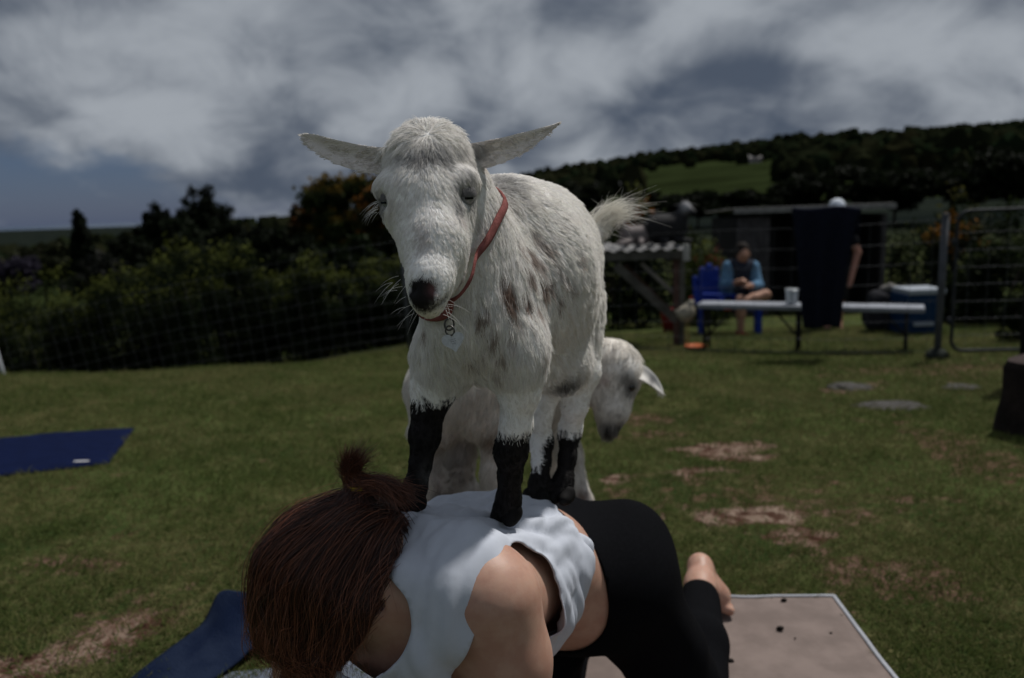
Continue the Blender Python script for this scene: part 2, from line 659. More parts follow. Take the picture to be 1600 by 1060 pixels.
def ground_mat():
    m = bpy.data.materials.new('turf')
    m.use_nodes = True
    N = NT(m.node_tree)
    b = m.node_tree.nodes['Principled BSDF']
    b.inputs['Roughness'].default_value = 0.95
    b.inputs['Specular IOR Level'].default_value = 0.0
    geo = N.n('ShaderNodeNewGeometry')
    P = geo.outputs['Position']
    bare = N.n('ShaderNodeAttribute', attribute_name='bare').outputs['Fac']
    sand = N.n('ShaderNodeAttribute', attribute_name='sand').outputs['Fac']
    n1 = N.noise(P, 2.2, 6, 0.6); n2 = N.noise(P, 14, 6, 0.65); n3 = N.noise(P, 70, 5, 0.7); n4 = N.noise(P, 0.8, 3, 0.5)
    g = N.mix(N.ramp(n1, 0.35, 0.65), (0.026, 0.042, 0.013), (0.058, 0.066, 0.023))
    g = N.mix(N.ramp(n2, 0.45, 0.72), g, (0.115, 0.105, 0.048))
    g = N.mix(N.ramp(n4, 0.46, 0.70), g, (0.060, 0.082, 0.026))
    g = N.mix(N.math('MULTIPLY', N.ramp(n3, 0.5, 0.8), 0.5), g, (0.016, 0.022, 0.010))
    dirt = N.mix(N.ramp(n2, 0.35, 0.65), (0.052, 0.026, 0.018), (0.120, 0.066, 0.048))
    dirt = N.mix(N.math('MULTIPLY', sand, N.math('MULTIPLY', N.ramp(n3, 0.35, 0.6), N.ramp(n2, 0.42, 0.57))), dirt, (0.29, 0.225, 0.175))
    f = N.math('ADD', bare, N.math('MULTIPLY', N.math('SUBTRACT', n3, 0.5), 0.9))
    f = N.math('ADD', f, N.math('MULTIPLY', N.math('SUBTRACT', n2, 0.5), 0.9))
    g = N.mix(N.ramp(f, 0.25, 0.60), g, dirt)
    # land farther off: scrub and woods
    ln = N.n('ShaderNodeVectorMath', operation='LENGTH')
    N.l(P, ln.inputs[0])
    far = N.ramp(ln.outputs['Value'], 12, 60)
    nf = N.noise(P, 0.03, 6, 0.6)
    g = N.mix(far, g, N.mix(N.ramp(nf, 0.4, 0.6), (0.008, 0.011, 0.010), (0.015, 0.019, 0.015)))
    N.l(g, b.inputs['Base Color'])
    bp = N.n('ShaderNodeBump')
    bp.inputs['Strength'].default_value = 0.8
    bp.inputs['Distance'].default_value = 0.02
    N.l(N.math('ADD', N.math('MULTIPLY', n3, 0.5), n2), bp.inputs['Height'])
    N.l(bp.outputs[0], b.inputs['Normal'])
    return m


ground = link('ground', ground_me, ground_mat())
tag(ground, 'worn green lawn of the goat paddock', None, None, 'structure')

# ------------------------------------------------------------------ grass (uncountable)
def make_grass():
    n = 260000
    y = 1.35 + 8.6 * RNG.random(n) ** 1.6
    x = (RNG.random(n) * 2 - 1) * (0.74 * y + 0.15)
    P0 = np.stack([x, y, np.zeros(n)], 1)
    # cheap lookup of the ground's own noise
    ix = np.clip(np.searchsorted(GX, x), 0, ni - 1); iy = np.clip(np.searchsorted(GY, y), 0, nj - 1)
    bare = gb[ix, iy]; nz = nzv[ix, iy]
    keep = RNG.random(n) > bare * 1.15
    # patchy turf: thinner where the slow noise is high
    keep &= RNG.random(n) > np.clip(0.5 * nz, 0, 0.7)
    # nothing grows through the mats
    def quad(*px):
        return np.array([on_g(*p)[:2] for p in px])
    C_, L_, B_ = (on_g(*p)[:2] for p in ((1303, 942), (930, 940), (1392, 1062)))
    d1, d2 = unit(L_ - C_), unit(B_ - C_)
    m1 = np.array([C_, C_ + d1 * 1.1, C_ + d1 * 1.1 + d2 * 1.5, C_ + d2 * 1.5])
    c0, c1 = on_g(211, 671)[:2], on_g(169, 728)[:2]; dl = unit(on_g(-60, 694)[:2] - c0)
    m2 = np.array([c0, c1, c1 + dl * 1.75, c0 + dl * 1.75])
    for poly in (m1, m2):
        cen = poly.mean(0); ins = np.ones(n, bool)
        for i in range(4):
            a_, b_ = poly[i], poly[(i + 1) % 4]
            e = b_ - a_; nn = np.array([-e[1], e[0]]) / np.linalg.norm(e)
            if (cen - a_) @ nn < 0:
                nn = -nn
            ins &= ((x - a_[0]) * nn[0] + (y - a_[1]) * nn[1]) > -.004
        keep &= ~ins
    x, y, nz = x[keep], y[keep], nz[keep]
    n = len(x)
    z = gz(x, y)
    ln = (0.014 + 0.020 * RNG.random(n) ** 2) * (1 - 0.35 * np.clip(nz, -1, 1)) * (0.9 + 0.10 * y)
    lean = unit(RNG.normal(size=(n, 3)) * [1, 1, 0.15] + [0, 0, 0.85])
    t = np.linspace(0, 1, 3)[None, :, None]
    base = np.stack([x, y, z], 1)[:, None, :]
    bend = RNG.normal(size=(n, 1, 3)) * [0.6, 0.6, 0.0]
    P = base + ln[:, None, None] * (lean[:, None, :] * t + bend * t * t * 0.5)
    c0 = np.array([0.092, 0.118, 0.030]); c1 = np.array([0.195, 0.165, 0.075]); c2 = np.array([0.052, 0.078, 0.022])
    r = RNG.random((n, 1)); slow = np_noise(np.stack([x, y, z], 1), 1.1, 9.0)[:, None]
    s = np.clip(0.42 + 0.55 * nz[:, None] + 0.6 * slow + 0.35 * RNG.normal(size=(n, 1)), 0, 1)
    col = (c0 * r + c2 * (1 - r)) * (1 - s * 0.75) + c1 * s * 0.75
    rad = (0.0009 + 0.0007 * RNG.random(n)) * (0.75 + 0.18 * y)
    o = curves_obj('lawn_grass', P, rad, attr_mat('grass_blades', 0.7, 0.06, trans=0.25), None, col, 0.8)
    tag(o, 'short patchy green and straw coloured grass of the lawn', 'grass', None, 'stuff')


make_grass()

# ------------------------------------------------------------------ sea, far hill, woods on it
sea_me = mesh_np('sea', [(-60000, 6500, -45.5), (60000, 6500, -45.5), (60000, 58000, -45.5), (-60000, 58000, -45.5)], [(0, 1, 2, 3)])
tag(link('sea', sea_me, mat('sea_water', (0.02, 0.045, 0.09), 0.25, 0.3, 0.001)), 'blue strip of sea at the horizon', None, None, 'structure')

RX = np.array([-700, -420, -250, -90, 28, 112, 225, 337, 450, 700, 1200, 2000.])
RZ = np.array([-34, -26, -18, -4, 22, 36, 44, 50, 51, 56, 62, 66.])


def hz(x, y):
    """height of the far hillside"""
    zr = np.interp(x, RX, RZ)
    s = np.clip((y - 95) / 605.0, 0, None)
    prof = np.where(s < 1, s * (1.18 - 0.18 * s), 1 - 0.25 * (s - 1))
    base = gz(x, np.minimum(y, 95.0 + 0 * x)) - 0.5
    return base * np.clip(1 - s, 0, 1) + zr * prof + 1.6 * np.sin(x / 37.0 + 1) * np.sin(y / 51.0) * np.clip(s * 4, 0, 1)


hx = np.linspace(-230, 2000, 170); hy = np.concatenate([np.linspace(60, 760, 90), np.linspace(790, 1600, 12)])
hxx, hyy = np.meshgrid(hx, hy, indexing='ij')
hzz = hz(hxx, hyy)
ids = np.arange(hxx.size).reshape(hxx.shape)
HQ = np.stack([ids[:-1, :-1], ids[1:, :-1], ids[1:, 1:], ids[:-1, 1:]], -1).reshape(-1, 4)
hill_me = quads_np('hillside', np.stack([hxx, hyy, hzz], -1).reshape(-1, 3), HQ)
hill = link('hillside', hill_me, mat('pasture', (0.024, 0.033, 0.012), 0.95, 0.5, 0.03, spec=0.0))
tag(hill, 'far wooded hillside with a strip of green pasture', None, None, 'structure')


def proj(P):
    d = (np.asarray(P) - [0, 0, CAM_H]) @ M3
    return 800 + FPX * d[:, 0] / -d[:, 2], 530 - FPX * d[:, 1] / -d[:, 2]


def blob_mesh(seed, sub=2):
    bm = bmesh.new()
    bmesh.ops.create_icosphere(bm, subdivisions=sub, radius=1.0)
    for v in bm.verts:
        f = 1 + 0.38 * noise.noise(v.co * 1.6 + Vector((seed, 0, 0))) + 0.24 * noise.noise(v.co * 4.0 + Vector((0, seed, 0)))
        v.co *= f
    V = np.array([v.co[:] for v in bm.verts]); F = np.array([[v.index for v in f.verts] for f in bm.faces])
    bm.free()
    return V, F


def far_woods():
    protos = [blob_mesh(s * 3.1, 2) for s in range(6)]
    rg = np.random.default_rng(5)
    V, F, C, b = [], [], [], 0
    n = 0
    spots = []
    # woods over the hill, except the pasture; thick line of trees along the ridge
    for i in range(15000):
        y = 170 + 570 * rg.random() ** 0.8
        x = y * rg.uniform(-0.75, 0.85)
        spots.append((x, y, 0))
    for i in range(900):
        x = rg.uniform(-500, 700)
        spots.append((x, rg.uniform(655, 735), 1))
    S = np.array(spots)
    Z = hz(S[:, 0], S[:, 1])
    u, v = proj(np.stack([S[:, 0], S[:, 1], Z], 1))
    lo = 316 + 7 * np.sin(u / 23.) + 4 * np.sin(u / 9.)
    hi = np.interp(u, [880, 930, 1000, 1100, 1225, 1240], [290, 282, 264, 254, 248, 275])
    uj, vj = u + rg.normal(size=len(u)) * 9, v + rg.normal(size=len(u)) * 3.5
    meadow = (uj > 925) & (uj < 1228) & (vj < lo) & (vj > hi - 1)
    far_ok = ~meadow & ((S[:, 0] > -225) | (S[:, 1] < 0))
    u2, v2 = u, v
    for (x, y, ridge), z, ok in zip(spots, Z, far_ok):
        if not ok:
            continue
        n += 1
        if n > 7000 and not ridge:
            continue
        r = rg.uniform(2.4, 4.6) * (1.15 if ridge else 0.85)
        pv, pf = protos[rg.integers(6)]
        a = rg.uniform(0, 6.28); ca, sa = math.cos(a), math.sin(a)
        q = pv * [r, r, r * rg.uniform(0.9, 1.5)]
        q = np.stack([q[:, 0] * ca - q[:, 1] * sa + x, q[:, 0] * sa + q[:, 1] * ca + y, q[:, 2] + z + r * 0.7], 1)
        V.append(q); F.append(pf + b); b += len(q)
        c = np.array([0.010, 0.0135, 0.0065]) * rg.uniform(0.7, 1.35) * np.array([rg.uniform(0.8, 1.35), 1, 1])
        C.append(np.tile(c, (len(q), 1)))
    me = quads_np('far_woods', np.concatenate(V), np.concatenate(F), smooth=False)
    vcol(me, np.concatenate(C))
    o = link('far_woods', me, attr_mat('far_leaves', 0.9, 0.0))
    tag(o, 'dark woods covering the far hillside and its ridge', 'woods', None, 'stuff')


far_woods()

# farmhouse on the pasture
def farmhouse(u, v, Y, w, h, label, wallc, roofc, depth=7.0):
    p = at(u, v, Y)
    z0 = hz(p[0], p[1])
    p = np.array([p[0], p[1], float(z0) - 0.4])
    r = empty('farmhouse', p)
    m = MB(); m.box(p + [0, 0, h / 2], (w, depth, h)); wl = m.build('wall', mat('farm_wall', wallc, 0.8, 0.1), r)
    m = MB(); ov = 0.5
    m.add([p + np.array(q) for q in [(-w / 2 - ov, -depth / 2 - ov, h + .02), (w / 2 + ov, -depth / 2 - ov, h + .02), (w / 2 + ov, depth / 2 + ov, h + .02), (-w / 2 - ov, depth / 2 + ov, h + .02),
                                     (-w / 2 - ov, 0, h + 1.9), (w / 2 + ov, 0, h + 1.9)]], [(0, 1, 5, 4), (2, 3, 4, 5), (0, 4, 3), (1, 2, 5), (3, 2, 1, 0)])
    m.build('roof', mat('farm_roof', roofc, 0.8, 0.1), r)
    for k in (-0.3, 0.05, 0.34):
        m = MB(); m.box(p + [k * w, -depth / 2 - 0.03, h * 0.5], (w * 0.12, 0.12, h * 0.4)); m.build('window', mat('farm_pane', (0.02, 0.025, 0.03), 0.2), r)
    tag(r, label, 'house')


farmhouse(1174, 252, 420, 8.0, 2.6, 'small pale farmhouse high on the green pasture', (0.34, 0.31, 0.30), (0.20, 0.19, 0.19))
farmhouse(962, 300, 230, 8.5, 3.0, 'low grey farmhouse below the pasture among dark trees', (0.13, 0.12, 0.12), (0.09, 0.09, 0.10))
# ================================================================== goats
FUR = attr_mat('goat_fur', 0.55, 0.25, trans=0.30)
HIDE = attr_mat('goat_hide', 0.75, 0.2)
HORNY = mat('hoof_horn', (0.010, 0.009, 0.009), 0.75, 0.4, 60, spec=0.12)
DARK = np.array([0.012, 0.010, 0.010])
WHITE = np.array([0.93, 0.915, 0.89])


def seg_dist(P, a, b):
    a = np.asarray(a); d = np.asarray(b) - a
    t = np.clip(((P - a) @ d) / (d @ d + 1e-12), 0, 1)
    return np.linalg.norm(P - a - t[:, None] * d, axis=1), t


def ear_mesh(base, mid, tip, wmax, face, cup=0.35, thick=0.005, n=18, m=13, prof=None):
    """leaf-shaped cupped ear: outline from base to tip, its open side towards `face`"""
    base, mid, tip, face = (np.asarray(q, float) for q in (base, mid, tip, face))
    V, Q = [], []
    for side in (0, 1):
        off = len(V)
        for i in range(n):
            t = i / (n - 1)
            c = (1 - t) ** 2 * base + 2 * t * (1 - t) * mid + t * t * tip
            d = unit(2 * (1 - t) * (mid - base) + 2 * t * (tip - mid))
            w = wmax * (np.interp(t, [0, .12, .35, .6, .85, 1], [.62, .72, 1.0, .86, .42, .03]) if prof is None else np.interp(t, *prof))
            up = unit(np.cross(face, d)); fc = np.cross(d, up)
            for j in range(m):
                s = (j / (m - 1)) * 2 - 1
                edge = 1 - s ** 4
                p = c + up * (w * s) - fc * (cup * w * (1 - s * s)) + fc * (thick * edge * (1 if side == 0 else -1) * (1 - 0.6 * t))
                V.append(p)
        for i in range(n - 1):
            for j in range(m - 1):
                q = [off + i * m + j, off + i * m + j + 1, off + (i + 1) * m + j + 1, off + (i + 1) * m + j]
                Q.append(q if side == 0 else q[::-1])
    return np.array(V), np.array(Q)


def orient(V, Q):
    """make outward: flip if the signed volume is negative"""
    q = V[Q]
    vol = np.einsum('ij,ij->i', q[:, 0], np.cross(q[:, 1], q[:, 2])).sum() + np.einsum('ij,ij->i', q[:, 0], np.cross(q[:, 2], q[:, 3])).sum()
    return Q if vol > 0 else Q[:, ::-1]


def fur_strands(P, Nn, D, L, lift, m=5, gravity=0.25, jitter=0.22, clump=0.0, clump_n=0, rng=RNG, curl=0.0):
    """strands from roots P along combed direction D"""
    n = len(P)
    T = D - Nn * np.einsum('ij,ij->i', D, Nn)[:, None]
    T = unit(T)
    T = unit(T + jitter * rng.normal(size=(n, 3)))
    T = unit(T - Nn * np.einsum('ij,ij->i', T, Nn)[:, None])
    lift = np.broadcast_to(lift, (n,))[:, None]
    t = np.linspace(0, 1, m)
    out = np.zeros((n, m, 3))
    g = np.array([0, 0, -1.0])
    L = np.broadcast_to(L, (n,))[:, None]
    wob = rng.normal(size=(n, 3)) * curl
    for i, s in enumerate(t):
        off = T * s + Nn * (lift * (s - 0.55 * s * s)) + g * gravity * s * s * 0.5 + wob * s * s
        out[:, i] = P + off * L
    if clump and clump_n:
        # tips drawn together into locks
        gi = rng.choice(n, clump_n, replace=False)
        G = P[gi]
        cell = 0.02
        from mathutils import kdtree
        kd = kdtree.KDTree(clump_n)
        for i, p in enumerate(G):
            kd.insert(p, i)
        kd.balance()
        near = np.array([kd.find(p)[1] for p in P])
        near = gi[near]
        for i, s in enumerate(t):
            k = clump * s ** 1.3
            same = np.linalg.norm(P - P[near], axis=1) < 0.035
            k = np.where(same, k, 0)[:, None]
            out[:, i] = out[:, i] * (1 - k) + (out[near, i] + (P - P[near]) * 0.25) * k
    return out


def goat_one():
    """white goat standing on the woman's back"""
    R = empty('goat', at(760, 800, 1.03))
    tag(R, 'white goat with black stockings and pink collar standing on the kneeling woman', 'goat', None)
    lo = np.array([-0.36, 0.68, 0.56]); hi = np.array([0.30, 1.46, 1.22])
    S = SDF(lo, hi, 0.0055)
    A = at
    # trunk
    S.cap(A(752, 500, 1.00), A(797, 425, 1.11), .068, .110, .03)
    S.cap(A(797, 425, 1.11), A(833, 405, 1.24), .112, .106, .03)
    S.cap(A(770, 495, 1.04), A(838, 485, 1.16), .068, .082, .04)
    S.cap(A(775, 335, 1.05), A(835, 350, 1.22), .044, .052, .05)
    S.ell(A(747, 520, .965), (.046, .050, .046), k=.04)          # brisket
    S.cap(A(712, 535, .98), A(700, 575, .985), .028, .021, .03)  # shoulders
    S.cap(A(798, 530, .97), A(808, 570, .96), .034, .024, .03)
    # neck and throat
    S.cap(A(748, 440, .985), A(702, 300, .955), .068, .050, .03)
    S.cap(A(735, 500, .945), A(690, 350, .925), .045, .038, .03)
    # head
    S.ell(A(670, 264, .932), (.0445, .054, .047), k=.02)
    S.cap(A(668, 285, .912), A(666, 318, .892), .0465, .0460, .02)
    S.cap(A(666, 318, .892), A(677, 382, .850), .0450, .0335, .02)
    S.cap(A(677, 382, .850), A(672, 436, .817), .0325, .0225, .018)
    S.cap(A(672, 436, .817), A(668, 462, .804), .0225, .0195, .012)
    S.cap(A(690, 352, .915), A(690, 420, .868), .037, .024, .02)   # cheeks and jaw
    S.cap(A(688, 425, .862), A(672, 478, .820), .022, .0135, .012)
    S.cap(A(722, 283, .880), A(732, 283, .905), .012, .012, .012)  # brow ridges
    S.cap(A(606, 292, .885), A(600, 292, .905), .012, .012, .012)
    S.cap(A(664, 232, .922), A(680, 231, .922), .020, .020, .03)     # crown
    # eye hollows
    EYE_R, EYE_L = hit(S, 731, 306, .865), hit(S, 597, 314, .878)
    S.ell(EYE_R, (.010, .012, .007), k=.008, neg=True)
    S.ell(EYE_L, (.008, .012, .007), k=.008, neg=True)
    # nostrils and mouth
    S.ell(hit(S, 646, 453, .778), (.006, .009, .004), k=.005, neg=True)
    S.ell(hit(S, 673, 452, .780), (.005, .009, .004), k=.005, neg=True)
    mouth = [hit(S, *q) for q in ((645, 485, .795), (660, 488, .793), (682, 481, .806), (699, 464, .832))]
    for i in range(3):
        S.cap(mouth[i], mouth[i + 1], .0026, .0026, .004, neg=True)
    # fore legs
    fl = [(A(690, 560, .985), 0.0360), (A(676, 610, .985), 0.0260), (A(669, 640, .982), 0.0180), (A(664, 680, .978), 0.0180), (A(657, 725, .970), 0.0119), (A(648, 765, .962), 0.0132), (A(641, 782, .955), 0.0158)]
    fr = [(A(806, 555, .960), 0.0350), (A(812, 612, .962), 0.0225), (A(806, 665, .966), 0.0180), (A(798, 705, .972), 0.0194), (A(797, 745, .982), 0.0132), (A(795, 780, .992), 0.0145), (A(792, 797, .992), 0.0167)]
    hl = [(A(850, 500, 1.20), 0.0600), (A(862, 585, 1.17), 0.0270), (A(842, 650, 1.185), 0.0176), (A(845, 690, 1.20), 0.0172), (A(846, 720, 1.18), 0.0123), (A(842, 755, 1.165), 0.0132), (A(837, 776, 1.15), 0.0158)]
    hr = [(A(885, 490, 1.235), 0.0600), (A(908, 580, 1.20), 0.0280), (A(898, 635, 1.195), 0.0176), (A(891, 672, 1.215), 0.0167), (A(887, 715, 1.19), 0.0114), (A(881, 752, 1.175), 0.0132), (A(877, 770, 1.165), 0.0158)]
    for L in (fl, fr, hl, hr):
        S.chain(L, .014, .035)
    hooves = []
    for L, tp in ((fl, A(633, 797, .945)), (fr, A(786, 819, .985)), (hl, A(830, 794, 1.135)), (hr, A(871, 788, 1.15))):
        hooves.append((L[-1][0], tp))
    # dock of the tail
    S.cap(A(905, 385, 1.325), A(940, 352, 1.345), .030, .012, .03)
    # belly tuft and sheath
    S.cap(A(845, 565, 1.12), A(885, 570, 1.15), .045, .035, .03)
    S.cap(A(878, 592, 1.13), A(884, 606, 1.13), .020, .013, .015)
    V, Q = S.mesh()
    V = relax(V, Q, 3)
    nb = len(V)
    # ears
    camdir = unit(np.array([0, 0, 1.0]) - A(670, 300, .9))
    e1 = ear_mesh(A(728, 246, .935), A(795, 241, .930), A(874, 192, .925), .0150, camdir + np.array([.15, 0, .1]), .5,
                  prof=([0, .15, .35, .6, .85, 1], [1.0, 1.0, .95, .75, .36, .02]))
    e2 = ear_mesh(A(620, 250, .935), A(555, 258, .935), A(471, 212, .935), .0150, camdir + np.array([-.15, 0, .1]), .55,
                  prof=([0, .12, .35, .6, .85, .95, 1], [1.0, 1.0, 1.0, .92, .66, .42, .12]))
    for ev, eq in (e1, e2):
        eq = orient(ev, eq)
        Q = np.concatenate([Q, eq + len(V)]); V = np.concatenate([V, ev])
    N = vnormals(V, Q)

    # coat pattern, by place on the body
    stock = [(fl, 2, 622), (fr, 2, 670), (hl, 4, 716), (hr, 3, 670)]
    spots = [(A(u, v, .95), r, k) for u, v, r, k in (
        (855, 392, .010, .45), (828, 400, .013, .6), (832, 372, .010, .4), (797, 470, .013, .95), (790, 448, .011, .8), (822, 472, .009, .8), (848, 450, .010, .75), (858, 446, .008, .6),
        (872, 470, .009, .6), (905, 410, .008, .5), (838, 482, .008, .5), (770, 528, .009, .6), (748, 505, .007, .5), (785, 560, .008, .5), (738, 566, .008, .45), (664, 514, .007, .6),
        (756, 490, .008, .6), (800, 525, .007, .4), (850, 560, .009, .3), (826, 430, .010, .55), (812, 385, .008, .4), (880, 440, .008, .5), (775, 585, .009, .35), (842, 412, .008, .45),
        (868, 420, .007, .4), (806, 500, .007, .4), (756, 552, .006, .4), (893, 455, .007, .4), (845, 385, .007, .4))]
    brown = np.array([0.22, 0.130, 0.090])

    spots = [(hit(S, *proj(c[None])[:1][0], float(c[1])) if False else hit(S, float(proj(c[None])[0][0]), float(proj(c[None])[1][0]), float(c[1])), r * .80, min(.85, s_ * 1.15)) for c, r, s_ in spots]

    def H(u, v, dflt):
        return hit(S, u, v, dflt)

    NOSE = H(658, 460, .785)

    def pattern(P, jit=0.0, rng=RNG):
        n = len(P)
        C = np.tile(WHITE, (n, 1))
        J = P + (rng.normal(size=P.shape) * jit if jit else 0)
        # russet flecks on flank, shoulder and chest
        for c, r, s in spots:
            q = (J - c) / r
            q[:, 2] *= 0.60
            w = s * (1 - smooth01((q ** 2).sum(1), 0.45, 1.5))
            C = C * (1 - w[:, None]) + brown * w[:, None]
        # grey smudges: withers, brow, round the eyes
        grey = np.array([0.06, 0.06, 0.068])
        for (c, r, s) in ((H(790, 285, 1.03), .028, .55), (H(668, 242, .875), .013, .85), (H(645, 250, .88), .009, .75), (H(692, 243, .875), .009, .75), (H(658, 262, .87), .007, .6), (H(702, 258, .87), .007, .5), (H(630, 240, .88), .006, .5), (H(712, 232, .88), .007, .5), (H(735, 272, .872), .011, .65), (H(716, 296, .853), .009, .6),
                          (H(733, 310, .862), .0125, .92), (H(716, 323, .856), .007, .85), (H(588, 312, .882), .0115, .9), (H(600, 325, .867), .006, .8), (H(745, 228, .93), .014, .5),
                          (H(735, 252, .88), .008, .35), (H(583, 262, .90), .005, .7)):
            w = s * np.exp(-(((J - c) / r) ** 2).sum(1))
            C = C * (1 - w[:, None]) + grey * w[:, None]
        # warm bridge of the nose
        for (c, r, s) in ((H(660, 372, .815), .007, .40), (H(662, 390, .80), .006, .35), (H(657, 355, .835), .006, .25), (H(608, 325, .86), .010, .22), (H(722, 345, .86), .009, .3), (H(745, 355, .90), .010, .35)):
            w = s * np.exp(-(((J - c) / r) ** 2).sum(1))
            C = C * (1 - w[:, None]) + np.array([0.26, 0.17, 0.15]) * w[:, None]
        # black stockings, ragged at the top
        u, v = proj(J)
        for leg, i0, vv in stock:
            m = np.zeros(n, bool)
            dmin = np.full(n, 9.0)
            for i in range(1, len(leg) - 1):
                d, _ = seg_dist(J, leg[i][0], leg[i + 1][0])
                dmin = np.minimum(dmin, d)
            ztop = A(leg[2][0][0] * 0 + 800, vv, 1.0)[2] if False else np.interp(vv, [500, 900], [at(proj(leg[3][0][None])[0][0], 500, leg[3][0][1])[2], at(proj(leg[3][0][None])[0][0], 900, leg[3][0][1])[2]])
            m = (dmin < 0.045) & (J[:, 2] < ztop + 0.006 * np.sin(J[:, 0] * 900) + 0.004 * np.sin(J[:, 1] * 1300))
            C[m] = DARK
        # a white fleck on one stocking, white patch above the far hind one
        w = np.exp(-((((J - A(663, 735, .975)) / [.006, .012, .012]) ** 2).sum(1)))
        C = C * (1 - w[:, None]) + WHITE * w[:, None] * 0.8
        # coat coloured dark under the belly
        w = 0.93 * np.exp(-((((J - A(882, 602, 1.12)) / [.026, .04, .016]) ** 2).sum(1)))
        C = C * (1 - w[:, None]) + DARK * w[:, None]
        # muzzle
        nz = ((J - NOSE) / [.0165, .026, .0175])
        w = 1 - smooth01((nz ** 2).sum(1), 0.75, 1.15)
        C = C * (1 - w[:, None]) + DARK * 0.8 * w[:, None]
        w = 0.75 * np.exp(-(((J - H(677, 453, .79)) / [.005, .009, .008]) ** 2).sum(1))
        C = C * (1 - w[:, None]) + np.array([0.20, 0.09, 0.09]) * w[:, None]
        for i in range(3):
            d, _ = seg_dist(J, mouth[i], mouth[i + 1])
            w = 0.9 * np.exp(-(d / .0042) ** 2)
            C = C * (1 - w[:, None]) + DARK * w[:, None]
        # inside of the ears, dusky
        return C

    me = quads_np('body', V, Q)
    Cv = pattern(V)
    ear_pink = np.array([0.64, 0.57, 0.53])
    Cv[nb:] = Cv[nb:] * 0.35 + ear_pink * 0.65
    vcol(me, Cv)
    body = link('body', me, HIDE, R, True)

    # ---------------- fur
    axis = unit(A(833, 405, 1.24) - A(748, 500, 1.00))            # towards the rump
    headc = A(668, 300, .92)
    muz = A(670, 450, .81)
    whorl = A(668, 206, .885)

    def bare(c):
        d = (((c - NOSE) / [.0150, .022, .0145]) ** 2).sum(1) < 1
        e = (np.linalg.norm(c - EYE_R, axis=1) < .0095) | (np.linalg.norm(c - EYE_L, axis=1) < .0085)
        hoof = np.zeros(len(c), bool)
        return np.where(d | e | hoof, 0.0, 1.0)

    def head_w(P):
        d, t = seg_dist(P, A(672, 240, .93), muz)
        return 1 - smooth01(d, .060, .085)

    n = 150000
    def weight(c):
        return bare(c) * (1 + 2.4 * head_w(c))
    P, Nn = scatter(V[:], Q, N, n, weight)
    hw = head_w(P)
    isear = np.zeros(n, bool)
    for ev, _ in (e1, e2):
        lo_, hi_ = ev.min(0) - .002, ev.max(0) + .002
        isear |= ((P > lo_) & (P < hi_)).all(1)
    isear &= (np.abs(P[:, 0] - A(671, 240, .93)[0]) > .056)
    # combing field
    D = np.tile(axis * 0.75 + np.array([0, 0, -0.75]), (n, 1))
    d_neck, _ = seg_dist(P, A(752, 440, .985), A(702, 300, .955))
    front = smooth01(np.einsum('ij,j->i', P - A(770, 460, 1.02), -axis), -.06, .06)
    D = D * (1 - front[:, None]) + np.array([0.05, -0.05, -1.0]) * front[:, None]
    lat = P - headc; lat[:, 2] = 0; lat = lat - np.outer(lat @ unit(camdir * [1, 1, 0]), unit(camdir * [1, 1, 0]))
    Dh = np.array([0.0, 0.1, -1.0]) + lat * 14.0
    up = P - whorl
    crown = smooth01(P[:, 2], whorl[2] - .045, whorl[2] + .01) * hw
    Dh = Dh * (1 - crown[:, None]) + (unit(up) + np.array([0, 0, -0.15])) * crown[:, None]
    D = D * (1 - hw[:, None]) + Dh * hw[:, None]
    for ev, sgn in ((e1, 1), (e2, -1)):
        D[isear & (np.sign(P[:, 0] - headc[0]) == sgn)] = np.array([sgn * 1.0, 0, 0.05])
    L = np.full(n, .026)
    low = smooth01(P[:, 2], .725, .80)
    L = .0055 + (.0155 - .0055) * low
    face_l = .0048 + .013 * crown + .003 * smooth01(P[:, 2], muz[2] + .03, muz[2] + .12)
    L = L * (1 - hw) + face_l * hw
    dleg = np.full(n, 9.0)
    for leg in (fl, fr, hl, hr):
        for i in range(1, len(leg) - 1):
            dleg = np.minimum(dleg, seg_dist(P, leg[i][0], leg[i + 1][0])[0])
    lw = 1 - smooth01(dleg, .030, .045)
    L = L * (1 - lw) + .0042 * lw
    near_muz = np.exp(-(np.linalg.norm(P - A(668, 462, .80), axis=1) / .035) ** 2)
    L = L * (1 - 0.6 * near_muz)
    L[isear] = .006
    L = L * RNG.uniform(0.6, 1.25, n)
    lift = np.where(hw > .5, 0.22 + 0.22 * crown, 0.36)
    lift = np.where(isear, 0.25, lift)
    jit = np.where(hw > .5, 0.10 + .16 * crown, 0.22)[:, None]
    st = fur_strands(P, Nn, D, L, lift, 5, 0.35, jit, 0.62, 7000, curl=0.12)
    C = pattern(P, 0.0022)
    C[isear] = C[isear] * 0.70 + np.array([0.60, 0.53, 0.49]) * 0.30
    C = C * RNG.uniform(0.84, 1.08, (n, 1)) * (1 - 0.06 * RNG.random((n, 3)) * [0, .5, 1])
    C = np.clip(C, 0.003, 0.95)
    curves_obj('fur', st, np.where(hw > .5, .00026, .00034), FUR, R, C)

    # tail plume
    nt = 650
    t = RNG.random((nt, 1))
    root = A(918, 372, 1.335) * (1 - t) + A(945, 348, 1.345) * t + RNG.normal(size=(nt, 3)) * .008
    tips = A(985, 335, 1.36) + (t - .5) * (A(1005, 322, 1.36) - A(960, 345, 1.36)) * 0.6 + RNG.normal(size=(nt, 3)) * [.024, .02, .018]
    ctrl = root + (A(950, 322, 1.35) - A(935, 358, 1.35)) * RNG.uniform(.5, 1.5, (nt, 1))
    ss = np.linspace(0, 1, 7)[None, :, None] * RNG.uniform(.6, 1.0, (nt, 1, 1))
    tp = (1 - ss) ** 2 * root[:, None] + 2 * ss * (1 - ss) * ctrl[:, None] + ss ** 2 * tips[:, None]
